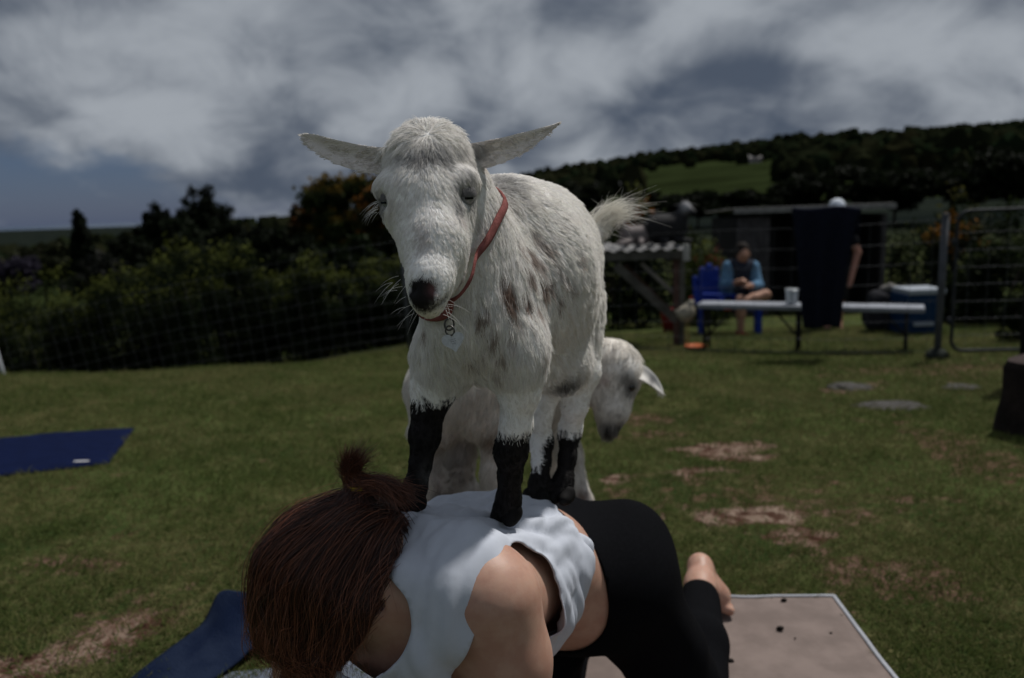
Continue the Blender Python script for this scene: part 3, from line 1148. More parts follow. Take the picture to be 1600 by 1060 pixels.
    curves_obj('tail_hair', tp, .0003, FUR, R, np.tile(WHITE * [1, .98, .92], (nt, 1)) * RNG.uniform(.8, 1.05, (nt, 1)))

    # whiskers and lashes
    W = []
    for i in range(26):
        c = A(*random.choice([(628, 445, .825), (640, 480, .80), (700, 470, .825), (665, 492, .80), (690, 482, .815)]))
        c = c + RNG.normal(size=3) * .005
        sgn = -1 if c[0] < A(665, 460, .81)[0] else 1
        d = unit(np.array([sgn * .8, -.45, -.25]) + RNG.normal(size=3) * .3)
        l = RNG.uniform(.012, .028)
        W.append([c + d * l * s + np.array([0, 0, -.4]) * l * s * s for s in np.linspace(0, 1, 5)])
    for i in range(22):
        c = A(590 + RNG.uniform(-4, 4), 318 + RNG.uniform(-5, 14), .878)
        d = unit(np.array([-.9, -.4, -.25]) + RNG.normal(size=3) * .22)
        l = RNG.uniform(.010, .022)
        W.append([c + d * l * s + np.array([0, 0, -.5]) * l * s * s for s in np.linspace(0, 1, 5)])
    for i in range(26):
        c = A(722 + i * .8, 297 - 3 * math.sin(i / 8), .856)
        d = unit(np.array([.25, -.8, -.35]) + RNG.normal(size=3) * .2)
        l = RNG.uniform(.006, .010)
        W.append([c + d * l * s + np.array([0, 0, -.4]) * l * s * s for s in np.linspace(0, 1, 5)])
    wc = np.tile(WHITE * .9, (len(W), 1)); wc[48:] = [.10, .10, .10]
    curves_obj('whiskers', np.array(W), .00018, FUR, R, wc)

    # eyes: pale iris, slot pupil, heavy upper lid
    iris = mat('goat_iris', (0.30, 0.31, 0.33), 0.15, 0.3, 300, spec=0.6)
    pup = mat('goat_pupil', (0.004, 0.004, 0.004), 0.1)
    lidm = mat('goat_eyelid', (0.13, 0.125, 0.125), 0.8)
    for (c, f) in ((EYE_R + [-.004, .0085, .001], unit(np.array([.48, -.85, -.25]))), (EYE_L + [.0095, .0090, .001], unit(np.array([-.75, -.62, -.2])))):
        bm = bmesh.new(); bmesh.ops.create_uvsphere(bm, u_segments=24, v_segments=16, radius=.0118)
        me_ = bpy.data.meshes.new('eye'); bm.to_mesh(me_); bm.free()
        me_.polygons.foreach_set('use_smooth', [True] * len(me_.polygons))
        e = link('eye', me_, iris, R)
        e.matrix_parent_inverse = Matrix.Translation(-Vector(R.location))
        e.location = c
        s = unit(np.cross(f, [0, 0, 1])); up_ = np.cross(s, f)
        m = MB(); m.box(c + f * .0112 - up_ * .001, (.010, .0022, .0026), np.stack([s, f, up_], 1)); m.build('pupil', pup, R, bevel=.001)
        # lid: part sphere over the upper half
        bm = bmesh.new(); bmesh.ops.create_uvsphere(bm, u_segments=24, v_segments=18, radius=.0130)
        cut = bmesh.ops.bisect_plane(bm, geom=bm.verts[:] + bm.edges[:] + bm.faces[:], plane_co=tuple(-up_ * .0022), plane_no=tuple(unit(up_ - .25 * f)), clear_inner=True)
        me_ = bpy.data.meshes.new('eyelid'); bm.to_mesh(me_); bm.free()
        me_.polygons.foreach_set('use_smooth', [True] * len(me_.polygons))
        e = link('eyelid', me_, lidm, R)
        e.matrix_parent_inverse = Matrix.Translation(-Vector(R.location))
        e.location = c
    # cloven hooves
    for a, b in hooves:
        f = unit((b - a) * [1, 1, 0]); s = np.array([-f[1], f[0], 0])
        for sg in (-1, 1):
            H = SDF(np.minimum(a, b) - .035, np.maximum(a, b) + .035, .003)
            H.cap(a + s * sg * .008 + [0, 0, -.004], b + s * sg * .010 + [0, 0, .008], .0135, .0085, 0)
            H.cap(a + s * sg * .008, a * .4 + b * .6 + s * sg * .010 + [0, 0, .002], .014, .0105, .004)
            hv, hq = H.mesh()
            hv[:, 2] = np.maximum(hv[:, 2], b[2] - .001)
            link('hoof', quads_np('hoof', hv, hq), HORNY, R, True)

    # ---------------- collar with heart tag (sits round the neck: its own things)
    c0 = A(733, 420, .955)
    ring_pts = [A(770, 338, .935), A(775, 365, .905), A(772, 400, .878), A(762, 432, .862), A(745, 462, .855), (A(722, 483, .858)), A(703, 497, .870), A(676, 500, .893), A(660, 490, .93),
                A(654, 455, .98), A(665, 410, 1.02), A(700, 360, 1.045), A(735, 328, 1.03), A(758, 322, .985)]
    rp = np.array(ring_pts); k = len(rp)
    loop = []
    for i in range(k):
        p0, p1, p2, p3 = rp[i - 1], rp[i], rp[(i + 1) % k], rp[(i + 2) % k]
        for s in np.linspace(0, 1, 7)[:-1]:
            loop.append(0.5 * (2 * p1 + (p2 - p0) * s + (2 * p0 - 5 * p1 + 4 * p2 - p3) * s * s + (3 * p1 - p0 - 3 * p2 + p3) * s ** 3))
    loop = np.array(loop)
    # rest the strap on the coat
    for _ in range(10):
        d = S.sample(loop)
        eps = .004
        g = np.stack([S.sample(loop + e) - S.sample(loop - e) for e in np.eye(3) * eps], 1)
        loop = loop + unit(g) * np.clip((.007 - d), -.004, .012)[:, None] * 0.6
        loop = 0.5 * loop + 0.25 * (np.roll(loop, 1, 0) + np.roll(loop, -1, 0))
    g = unit(np.stack([S.sample(loop + e) - S.sample(loop - e) for e in np.eye(3) * .006], 1))
    tg = unit(np.roll(loop, -1, 0) - np.roll(loop, 1, 0))
    side = unit(np.cross(tg, g))
    hw_, th = .0052, .0014
    sec = [(-hw_, -th), (-hw_ * .8, th), (0, th * 1.3), (hw_ * .8, th), (hw_, -th), (0, -th * 1.2)]
    CV = np.array([[p + s_ * a_ + n_ * b_ for a_, b_ in sec] for p, s_, n_ in zip(loop, side, g)])
    nn, mm = CV.shape[:2]
    CQ = [[i * mm + j, i * mm + (j + 1) % mm, ((i + 1) % nn) * mm + (j + 1) % mm, ((i + 1) % nn) * mm + j] for i in range(nn) for j in range(mm)]
    CVf = CV.reshape(-1, 3); CQ = orient(CVf, np.array(CQ))
    cr = empty('collar', c0)
    tag(cr, 'faded pink collar round the neck of the black-stockinged goat', 'collar')
    strap = link('strap', quads_np('strap', CVf, CQ), mat('pink_webbing', (0.36, 0.125, 0.115), 0.85, 0.35, 120, 0.6, 900, color2=(0.25, 0.085, 0.075)), cr, True)
    steel = mat('ring_steel', (0.10, 0.095, 0.09), 0.4, metal=0.9)
    p = A(701, 503, .864)

    def ring(c, r, n1, n2, wr):
        return MB().tube([c + r * (math.cos(q) * n1 + math.sin(q) * n2) for q in np.linspace(0, 2 * PI, 25)], wr, 6, False)
    x_, z_, y_ = np.array([1., 0, 0]), np.array([0, 0, 1.]), np.array([0, 1., 0])
    ring(A(702, 507, .852), .0065, unit(x_ * .7 + y_ * .7), z_, .0011).build('collar_ring', steel, cr, True)
    ring(A(703, 517, .836), .0052, unit(x_ * .9 - y_ * .4), z_, .0010).build('split_ring', steel, cr, True)
    # heart tag
    hc = A(709, 536, .828)
    hs, nrm = [], unit(np.array([0, 0, 1.0]) - hc)
    sx = unit(np.cross([0, 0, 1], -nrm)); sz = unit(np.cross(sx, -nrm)); sz = sz if sz[2] > 0 else -sz
    ang = math.radians(-12)
    ux, uz = sx * math.cos(ang) + sz * math.sin(ang), -sx * math.sin(ang) + sz * math.cos(ang)
    if ux[0] < 0:
        ux = -ux
    for q in np.linspace(0, 2 * PI, 41)[:-1]:
        hx_ = 16 * math.sin(q) ** 3; hy_ = 13 * math.cos(q) - 5 * math.cos(2 * q) - 2 * math.cos(3 * q) - math.cos(4 * q)
        hs.append(hc + (ux * hx_ + uz * (hy_ + 2)) * .00074)
    hs = np.array(hs)
    m = MB(); nh = len(hs)
    m.add(np.concatenate([hs + nrm * .0008, hs - nrm * .0008]), [tuple(range(nh)), tuple(range(2 * nh - 1, nh - 1, -1))] + [(i, i + nh, (i + 1) % nh + nh, (i + 1) % nh) for i in range(nh)])
    ht = m.build('heart_tag', mat('tag_metal', (0.62, 0.64, 0.66), 0.45, 0.2, 300, 0.2, 700, metal=0.15), cr)
    # faint stamped lines on the tag
    for r_, w_ in ((3.2, 8), (0.2, 9), (-3.0, 6)):
        for k_ in range(3):
            mm_ = MB(); xx = (-w_ / 2 + w_ * (k_ + .5) / 3)
            mm_.box(hc + (ux * xx + uz * (r_ + 2)) * .00074 + nrm * .00085, (w_ / 3 * .00055, .0006, .0003), np.stack([ux, uz, nrm], 1))
            mm_.build('stamped_mark', mat('stamp_grey', (0.25, 0.25, 0.26), 0.6), ht)
    return S


GOAT_S = goat_one()
# ================================================================== the kneeling woman
SKIN = mat('skin', (0.50, 0.305, 0.225), 0.48, 0.10, 35, 0.035, 320, spec=0.35, sss=0.25, color2=(0.43, 0.235, 0.172))
LEG_M = mat('black_leggings', (0.0058, 0.006, 0.0072), 0.95, 0.25, 200, 0.15, 900, spec=0.03)
A = at
ROOT_W = empty('person', (0.17, 1.25, 0.0))
tag(ROOT_W, 'kneeling person on all fours in white sleeveless top and black leggings, head bowed', 'person')


def gpt(x, y, z):
    return np.array([x, y, z], float)


# joints (metres)
HIPC = A(893, 903, 1.30)
SH_N = A(783, 938, .865)                     # shoulder towards us
CHEST = A(735, 870, 1.00)
ax_b = unit((HIPC - CHEST) * [1, 1, 0.3])
lat_b = unit(np.array([ax_b[1], -ax_b[0], 0]))   # towards us
SH_F = SH_N - lat_b * .285 + np.array([0, 0, -.012])
NECK0 = (SH_N + SH_F) / 2 - ax_b * .045 + np.array([0, 0, .01])
HEADC = A(538, 905, .895)
UPB = np.array([0, 0, 1.0])
WAIST = HIPC * .52 + (SH_N + SH_F) / 2 * .48 + np.array([0, 0, .032])
RIB = HIPC * .18 + (SH_N + SH_F) / 2 * .82 + np.array([0, 0, -.03])
HIP_N, HIP_F = HIPC + lat_b * .075 + ax_b * .0, HIPC - lat_b * .075
KN_N = gpt(.335, 1.40, .055); KN_F = gpt(.055, 1.44, .055)
AN_N = A(1094, 915, 1.76); AN_F = AN_N + gpt(-.27, .10, -.02)
HAND_N = gpt(SH_N[0] + .005, SH_N[1] - .01, .03); HAND_F = gpt(SH_F[0] - .01, SH_F[1] - .02, .03)
EL_N = SH_N * .47 + HAND_N * .53 + gpt(.012, .02, 0); EL_F = SH_F * .47 + HAND_F * .53 + gpt(-.03, .03, 0)


def torso_prims(S, g=0.0, arms=True):
    R_ = np.stack([ax_b, lat_b, np.cross(ax_b, lat_b)], 1)
    if R_[2, 2] < 0:
        R_[:, 2] *= -1
    S.ell(RIB, (.155 + g, .135 + g, .098 + g), R_, k=.03)
    S.ell(WAIST, (.14 + g, .118 + g, .083 + g), R_, k=.06)
    S.cap(SH_N - lat_b * .055 + [0, 0, .012], SH_F + lat_b * .055 + [0, 0, .012], .062 + g, .062 + g, .05)
    for s in (-1, 1):
        S.cap(RIB + lat_b * s * .07 + ax_b * .0 + [0, 0, .03], RIB + lat_b * s * .06 - ax_b * .08 + [0, 0, .035], .062 + g, .06 + g, .04)
    return R_


def hips_prims(S, g=0.0):
    R_ = np.stack([ax_b, lat_b, UPB], 1)
    S.ell(HIPC + [0, 0, .005], (.115 + g, .158 + g, .115 + g), R_, k=.05)
    for s in (-1, 1):
        S.ell(HIPC + lat_b * s * .072 + ax_b * .055 + [0, 0, .018], (.098 + g, .090 + g, .108 + g), R_, k=.03)
    S.cap(HIPC, WAIST, .118 + g, .096 + g, .04, sq=(UPB, .88))


def leg_prims(S, g=0.0):
    for hp, kn, an in ((HIP_N, KN_N, AN_N), (HIP_F, KN_F, AN_F)):
        S.cap(hp + ax_b * .02, hp * .45 + kn * .55, .094 + g, .073 + g, .03)
        S.cap(hp * .45 + kn * .55, kn, .073 + g, .054 + g, .02)
        calf = kn * .62 + an * .38 + [0, 0, .012]
        S.cap(kn, calf, .052 + g, .052 + g, .02)
        S.cap(calf, an, .052 + g, .034 + g, .02)


HCR = unit(A(430, 975, .86) - A(640, 865, .93))          # from neck to crown
HFA = unit(np.array([-.15, .12, -1.0]) - HCR * np.dot(np.array([-.15, .12, -1.0]), HCR))   # the way she faces: the ground
HLF = np.cross(HFA, HCR)
HLF = -HLF if HLF[1] > 0 else HLF                        # side of the head towards us
HC = HEADC


def head_prims(S):
    C, crown, face, lft = HC, HCR, HFA, HLF
    R_ = np.stack([crown, face, lft], 1)
    S.ell(C, (.083, .080, .066), R_, k=.015)                                 # skull
    S.ell(C + face * .03 - crown * .045, (.070, .056, .052), R_, k=.03)      # face mass
    for s in (-1, 1):
        S.cap(C + face * .075 - crown * .085, C + face * .02 - crown * .085 + lft * s * .045, .018, .020, .025)   # jaw
    S.cap(C + face * .088 - crown * .005, C + face * .106 - crown * .040, .010, .012, .012)   # nose
    for s in (-1, 1):
        S.ell(C + face * .088 + lft * s * .031 + crown * .004, (.010, .010, .014), R_, k=.012, neg=True)
        S.cap(C + face * .085 + lft * s * .018 + crown * .022, C + face * .076 + lft * s * .045 + crown * .020, .008, .007, .012)
        S.ell(C + face * .082 + lft * s * .031 + crown * .004, (.011, .010, .012), R_, k=.003)
    S.cap(C + face * .090 - crown * .062 + lft * .018, C + face * .090 - crown * .062 - lft * .018, .008, .008, .008)
    for s in (-1, 1):                                                        # ears
        e = C + lft * s * .066 - crown * .018 - face * .002
        S.cap(e + crown * .020, e - crown * .018, .017, .011, .006, sq=(lft, .5))
        S.ell(e + lft * s * .008, (.010, .006, .006), R_, k=.004, neg=True)


def build_woman():
    lo, hi = np.array([-.50, .60, -.02]), np.array([.62, 2.05, .78])
    S = SDF(lo, hi, .006)
    torso_prims(S); hips_prims(S); leg_prims(S)
    # neck, skull, jaw
    S.cap(NECK0 + [0, 0, .0], HEADC * .45 + NECK0 * .55 + [0, 0, .0], .058, .050, .03)
    S.cap(HEADC * .45 + NECK0 * .55, HEADC * .8 + NECK0 * .2, .050, .052, .02)
    head_prims(S)
    for sh, el, hd, s in ((SH_N, EL_N, HAND_N, 1), (SH_F, EL_F, HAND_F, -1)):
        S.cap(sh - lat_b * s * .012, sh * .72 + el * .28, .058, .050, .03)
        S.cap(sh * .72 + el * .28, el, .050, .040, .02)
        S.cap(el, el * .55 + hd * .45, .041, .039, .015)
        S.cap(el * .55 + hd * .45, hd + [0, 0, .03], .039, .026, .015)
        f = -ax_b
        palm = hd + f * .045
        S.cap(hd + [0, 0, .01], palm + lat_b * .018, .026, .020, .015)
        S.cap(hd + [0, 0, .01], palm - lat_b * .018, .026, .020, .015)
        for k, (o, l) in enumerate(((-.034, .062), (-.012, .078), (.012, .074), (.033, .055))):
            b0 = palm + lat_b * o; b0[2] = .014
            m_ = b0 + f * l * .5 + lat_b * o * .25; m_[2] = .022
            e_ = b0 + f * l + lat_b * o * .4; e_[2] = .010
            S.cap(b0, m_, .0095, .0088, .006); S.cap(m_, e_, .0088, .0075, .004)
        th = hd + f * .02 - lat_b * s * .03; th[2] = .016
        te = th + f * .035 - lat_b * s * .035; te[2] = .011
        S.cap(hd + [0, 0, -.008], th, .018, .012, .01); S.cap(th, te, .012, .009, .006)
    # feet: resting on their toes, sole turned back
    for an, sgn in ((AN_N, 1), (AN_F, -1)):
        heel = an + (A(1094, 886, 1.82) - A(1094, 915, 1.76))
        ball = an + (A(1122, 955, 1.845) - A(1094, 915, 1.76)); ball[2] = max(ball[2], .035)
        S.cap(an, heel, .033, .029, .02)
        S.cap(heel, ball, .028, .030, .02, sq=(unit(np.array([1., .2, 0])), .85))
        S.cap(an, ball, .028, .026, .02)
        side = unit(np.cross(ball - heel, [1., .25, 0])); side = unit(np.array([.35, 1.0, 0]))
        for k in range(5):
            o = (k - 2) * .0145
            t0 = ball + side * o + [0.004, 0, -.012]
            t1 = t0 + np.array([.026 - .003 * k, -.006, -.012]); t1[2] = .012
            S.cap(t0, t1, .0125, .0115 - .0009 * k, .006)
    V, Q = S.mesh()
    V = relax(V, Q, 4)
    body = link('body', quads_np('body', V, Q), SKIN, ROOT_W, True)
    st = HC + HLF * .071 - HCR * .041 + HFA * .004
    m = MB(); m.lathe([(.0, -.0022), (.0015, -.0016), (.0022, 0), (.0015, .0016), (.0, .0022)], st, 10)
    m.build('earring', mat('gold', (.75, .62, .40), .2, metal=1.0), ROOT_W, True)
    return S


WS = build_woman()


def cloth_from(S, keep, name, material, thick=.0025, snap=.012, wrinkle=None, parent=ROOT_W, it=4, hem=True):
    """outer surface of S, trimmed where keep(P) < 0, trimmed edge snapped smooth"""
    V, Q = S.mesh()
    V = relax(V, Q, it)
    r = keep(V)
    # pull vertices next to the cut onto it
    eps = .002
    for _ in range(3):
        r = keep(V)
        g = np.stack([keep(V + e) - keep(V - e) for e in np.eye(3) * eps], 1) / (2 * eps)
        n_ = vnormals(V, Q)
        g = g - n_ * np.einsum('ij,ij->i', g, n_)[:, None]
        l2 = (g ** 2).sum(1)
        m = (np.abs(r) < S.h * .75 * np.sqrt(l2 + 1e-9)) & (l2 > .05)
        V[m] -= (r[m] / l2[m])[:, None] * g[m]
    r = keep(V)
    Q = Q[(r[Q] > -S.h * .35).all(1)]
    used = np.unique(Q); mp = np.full(len(V), -1); mp[used] = np.arange(len(used))
    V = V[used]; Q = mp[Q]
    for _ in range(2):                                   # drop single quads hanging on by a corner
        E = np.sort(np.concatenate([Q[:, [0, 1]], Q[:, [1, 2]], Q[:, [2, 3]], Q[:, [3, 0]]]), 1)
        u_, inv, ct = np.unique(E, axis=0, return_inverse=True, return_counts=True)
        open_ = (ct[inv.ravel()] == 1).reshape(4, -1).sum(0)
        Q = Q[open_ < 3]
    E = np.sort(np.concatenate([Q[:, [0, 1]], Q[:, [1, 2]], Q[:, [2, 3]], Q[:, [3, 0]]]), 1)
    u_, ct = np.unique(E, axis=0, return_counts=True)
    B = u_[ct == 1]
    deg = np.bincount(B.ravel(), minlength=len(V))
    for _ in range(14):
        acc = np.zeros_like(V)
        for c_ in range(3):
            acc[:, c_] = np.bincount(B[:, 0], V[B[:, 1], c_], len(V)) + np.bincount(B[:, 1], V[B[:, 0], c_], len(V))
        m = deg == 2
        V[m] = V[m] * .5 + .5 * acc[m] / 2
    # settle the rows next to the hem
    Eall = u_; dg = np.bincount(Eall.ravel(), minlength=len(V))
    nearb = np.zeros(len(V), bool); nearb[B.ravel()] = True
    isb = nearb.copy()
    for _ in range(2):
        k_ = nearb[Eall].any(1); nearb[Eall[k_].ravel()] = True
    for _ in range(6):
        acc = np.zeros_like(V)
        for c_ in range(3):
            acc[:, c_] = np.bincount(Eall[:, 0], V[Eall[:, 1], c_], len(V)) + np.bincount(Eall[:, 1], V[Eall[:, 0], c_], len(V))
        m = nearb & ~isb & (dg > 2)
        V[m] = V[m] * .6 + .4 * acc[m] / dg[m][:, None]
    if wrinkle is not None:
        N = vnormals(V, Q)
        V = V + N * wrinkle(V, N)[:, None]
    o = link(name, quads_np(name, V, Q), material, parent, True)
    md = o.modifiers.new('solid', 'SOLIDIFY'); md.thickness = thick; md.offset = -1
    return o, V, Q


def build_clothes():
    # leggings: hips and legs, from the waist to just above the ankle
    S = SDF((-.20, .95, -.02), (.62, 2.0, .68), .0065)
    hips_prims(S, .005); leg_prims(S, .005)
    wn = unit(HIPC - WAIST)
    W0 = HIPC - ax_b * .105
    wdir = unit(ax_b + np.array([0, 0, .16]))

    def keep(P):
        r = (P - W0) @ wdir
        for kn, an in ((KN_N, AN_N), (KN_F, AN_F)):
            d = unit(an - kn); L = np.linalg.norm(an - kn)
            nearleg = np.linalg.norm(P - an, axis=1)
            q = (L - .035) - (P - kn) @ d
            r = np.where(nearleg < .12, np.minimum(r, q), r)
        return r

    def wr(P, N):
        return .0016 * np.sin(P[:, 2] * 60 + P[:, 0] * 35 + 1.5 * np.sin(P[:, 1] * 40)) * smooth01(P[:, 2], .5, .1)
    o, V, Q = cloth_from(S, keep, 'leggings', LEG_M, .003, wrinkle=wr)
    # dark bra band seen in the arm opening
    S3 = SDF((-.45, .70, .25), (.30, 1.45, .72), .006)
    torso_prims(S3, .003)
    rc = RIB
    cloth_from(S3, lambda P: np.minimum(.045 - np.abs((P - rc) @ ax_b - .03), -.045 - (P - rc)[:, 2] * 1.0), 'sports_bra', mat('bra_cloth', (.012, .012, .014), .8), .002)

    # sleeveless top: loose, hanging away from the belly
    S4 = SDF((-.50, .58, .18), (.40, 1.50, .76), .0055)
    R_ = torso_prims(S4, .012)
    S4.cap(RIB + [0, 0, -.02] - ax_b * .06, WAIST + [0, 0, -.03] - ax_b * .01, .125, .115, .05, sq=(lat_b, 1.0))
    S4.cap(RIB + [0, 0, -.12] - ax_b * .07, WAIST + [0, 0, -.115] - ax_b * .04, .085, .080, .06, sq=(lat_b, .9))
    S4.cap(NECK0 + ax_b * .05 + [0, 0, -.03], RIB, .085, .11, .05)
    neck_c = NECK0 - ax_b * .028 + np.array([0, 0, -.012])
    neck_n = unit(-ax_b + np.array([0, 0, .14]))
    hem_p = HIPC - ax_b * .124
    hem_n = unit(ax_b + np.array([0, 0, .34]))

    def keep4(P):
        r = -((P - neck_c) @ neck_n) + .014                      # neck opening (plane across the neck base)
        r = np.minimum(r, -((P - hem_p) @ hem_n) - .008 * np.sin(P[:, 2] * 38) - .004 * np.sin(P[:, 0] * 90))
        for sh, el, s in ((SH_N, EL_N, 1), (SH_F, EL_F, -1)):
            c = sh + ax_b * .038 + np.array([0, 0, -.050])
            axc = unit(lat_b * s + np.array([0, 0, .50]))
            nrm_ = unit(np.cross(axc, ax_b)); nrm_ = nrm_ if nrm_[2] > 0 else -nrm_
            q = P - c
            d = np.sqrt((q @ ax_b / .104) ** 2 + (q @ nrm_ / .098) ** 2)
            rr = (d - 1) * .10
            r = np.where(q @ axc > -.10, np.minimum(r, rr), r)
        return r

    def wr4(P, N):
        s = P @ ax_b; l = P @ lat_b
        q = np.stack([s * 9 + 2.0 * l, l * 34 - 6 * s, P[:, 2] * 12], 1)
        w = .0088 * (np.abs(np_noise(q, 1.0, 3.1)) * 2 - .5)
        q = np.stack([s * 34 + 10 * P[:, 2], l * 10, P[:, 2] * 16], 1)
        side = smooth01(P[:, 2], .56, .48)
        w += .0080 * (np.abs(np_noise(q, 1.0, 7.7)) * 2 - .5) * side
        w += .0005 * np_noise(P, 90.0, 1.0)
        nk = smooth01((P - NECK0) @ ax_b, .10, .0)
        w += .0042 * np.sin(s * 120 + 3 * np_noise(P, 9.0, 2.0)) * nk
        q = np.stack([s * 14, l * 60, P[:, 2] * 8], 1); w += .0060 * (np.abs(np_noise(q, 1.0, 5.1)) * 2 - .4) * (1 - side)
        flat = smooth01(P @ lat_b, (SH_N @ lat_b) - .12, (SH_N @ lat_b) - .05) * smooth01(P[:, 2], .5, .6) * smooth01((P - SH_N) @ ax_b, .10, .04)
        return w * (1 - .6 * flat)
    top_m = mat('white_jersey', (0.53, 0.56, 0.63), .9, .06, 30, .10, 900, spec=.05)
    o, V, Q = cloth_from(S4, keep4, 'sleeveless_top', top_m, .0022, wrinkle=wr4)
    return S4, keep4


TOP_S, TOP_KEEP = build_clothes()


HAIR = attr_mat('woman_hair', 0.38, 0.45)


def build_hair():
    R_ = np.stack([HCR, HFA, HLF], 1)
    rad = np.array([.086, .082, .069])
    n = 42000
    rng = np.random.default_rng(3)
    # roots over the scalp (not the face), clumped into locks around guide strands
    def roots(n):
        out = []
        while len(out) < n:
            q = unit(rng.normal(size=(n, 3)))
            ok = ~((q[:, 1] > .42) & (q[:, 0] < .55)) & ~((q[:, 0] < -.62) & (q[:, 1] > -.35))
            out += list(q[ok])
        return np.array(out[:n])
    ng = 700
    gq = roots(ng)
    tie = A(560, 760, .905)
    m = 16

    def grow(q, layer, length, seed):
        k = len(q)
        P = np.zeros((k, m, 3))
        r = rad + layer[:, None] * .016
        loc = q * r
        p = HC + loc @ R_.T
        # comb: from nape and temples over the crown, then gravity
        d = np.tile(HCR * 0.8 + np.array([-.05, -.10, -.45]), (k, 1))
        d = d + rng.normal(size=(k, 3)) * .30
        step = length / (m - 1)
        for i in range(m):
            P[:, i] = p
            l = (p - HC) @ R_
            w = np.sqrt(((l / r) ** 2).sum(1))
            nrm = unit((l / r ** 2) @ R_.T)
            d = d + np.array([0, 0, -1.0]) * .20
            into = np.einsum('ij,ij->i', d, nrm)
            touch = w < 1.03
            d = np.where((touch & (into < 0))[:, None], d - nrm * into[:, None] * 1.0, d)
            d = unit(d)
            p = p + d * step[:, None]
            l = (p - HC) @ R_
            w = np.sqrt(((l / r) ** 2).sum(1))
            push = (w < 1)
            p = np.where(push[:, None], HC + (l / np.maximum(w, 1e-6)[:, None]) @ R_.T, p)
            l = (p - HC) @ R_; w = np.sqrt(((l / r) ** 2).sum(1)); nz_ = unit((l / r ** 2) @ R_.T)[:, 2]
            hug = np.where(w > 1.0, np.where(nz_ > -.35, .85, np.where(nz_ > -.8, .5, .15)), 0)[:, None]
            p = p * (1 - hug) + (HC + (l / np.maximum(w, 1e-6)[:, None]) @ R_.T) * hug
        return P
    gl = rng.random(ng)
    glen = rng.uniform(.17, .25, ng)
    G = grow(gq, gl, glen, 1)
    gf = G.reshape(-1, 3)
    fld = np.stack([np_noise(gf, 17.0, 3.0 + 5 * k) for k in range(3)], 1).reshape(G.shape)
    G = G + fld * (.016 * np.linspace(.25, 1, m))[None, :, None]
    pick = rng.integers(ng, size=n)
    spread = np.linspace(1, .45, m)[None, :, None]
    off = rng.normal(size=(n, 1, 3)) * .0050 * spread
    wav = .0026 * np.sin(np.linspace(0, 9, m)[None, :, None] + rng.uniform(0, 6, (n, 1, 3))) * np.linspace(0, 1, m)[None, :, None]
    P = G[pick] + off + wav
    cut = rng.uniform(.72, 1.0, (n, 1))
    # shorten by resampling
    t = np.linspace(0, 1, m)[None] * cut * (m - 1)
    i0 = np.clip(t.astype(int), 0, m - 2); f = (t - i0)[..., None]
    P = np.take_along_axis(P, i0[..., None], 1) * (1 - f) + np.take_along_axis(P, i0[..., None] + 1, 1) * f
    # keep every strand outside the skull
    l = (P - HC) @ R_
    w = np.sqrt(((l / (rad * .965)) ** 2).sum(2))
    P = np.where((w < 1)[..., None], HC + (l / np.maximum(w, 1e-6)[..., None]) @ R_.T, P)
    P[..., 2] = np.maximum(P[..., 2], .02)
    # swept clear of ear and cheek
    uu, vv = proj(P.reshape(-1, 3)); uu = uu.reshape(n, m); vv = vv.reshape(n, m)
    clear = ((uu > 652 - (vv - 885) * .72) & (vv > 885)).any(1)
    P = P[~clear]; pick = pick[~clear]; n = len(P)
    base = np.array([.034, .0125, .0085]); hi_ = np.array([.150, .052, .027])
    s = rng.random((n, 1)) ** 2.2
    lock = rng.uniform(.55, 1.5, ng)[pick][:, None]
    C = (base * (1 - s) + hi_ * s) * rng.uniform(.7, 1.15, (n, 1)) * lock
    curves_obj('hair', P, rng.uniform(.00022, .00036, n), HAIR, ROOT_W, C, .6)
    # loose flyaway strands
    nf = 2400
    F_ = P[rng.choice(n, nf, replace=False)]
    F_ = F_ + rng.normal(size=(nf, 1, 3)) * .016 * np.linspace(0, 1, m)[None, :, None] ** 1.3 + unit(F_[:, :1] - HC) * .006
    sf = rng.random((nf, 1))
    curves_obj('loose_hair', F_, .00018, HAIR, ROOT_W, hi_ * (.7 + 1.2 * sf), .5)
    # scalp under the strands
    S = SDF(HC - .15, HC + .15, .006)
    S.ell(HC - HFA * .004 + HCR * .004, tuple(rad * .955), R_, k=0)
    V, Q = S.mesh()
    l = (V - HC) @ R_ / rad
    face_cut = (l[:, 1] > .36) & (l[:, 0] < .5) | (l[:, 0] < -.60) & (l[:, 1] > -.4)
    uu, vv = proj(V); face_cut |= (uu > 640 - (vv - 885) * .72) & (vv > 885) & (V[:, 1] < HC[1] + .01)
    Q = Q[~face_cut[Q].any(1)]
    used = np.unique(Q); mp = np.full(len(V), -1); mp[used] = np.arange(len(used))
    link('scalp_hair', quads_np('scalp_hair', V[used], mp[Q]), mat('scalp_dark', (.020, .008, .006), .8), ROOT_W, True)
    # short tied-up tuft: two sprays out of the tie
    nt = 3600
    t = rng.random(nt)
    tips = np.where((t < .5)[:, None], A(556, 712, .905), A(630, 776, .895)) + rng.normal(size=(nt, 3)) * [.011, .014, .008]
    mids = np.where((t < .5)[:, None], A(538, 735, .905), A(600, 748, .895)) + rng.normal(size=(nt, 3)) * .007
    rts = tie + rng.normal(size=(nt, 3)) * .006
    ss = np.linspace(0, 1, 8)[None, :, None] * rng.uniform(.55, 1.1, (nt, 1, 1))
    tp = (1 - ss) ** 2 * rts[:, None] + 2 * ss * (1 - ss) * mids[:, None] + ss ** 2 * tips[:, None]
    s = rng.random((nt, 1)) ** 1.5
    curves_obj('hair_tuft', tp, .00026, HAIR, ROOT_W, base * (1 - s) + hi_ * 1.5 * s, .6)
    # strands gathered from the scalp up to the tie
    ng2 = 5200
    q = roots(ng2 * 2)
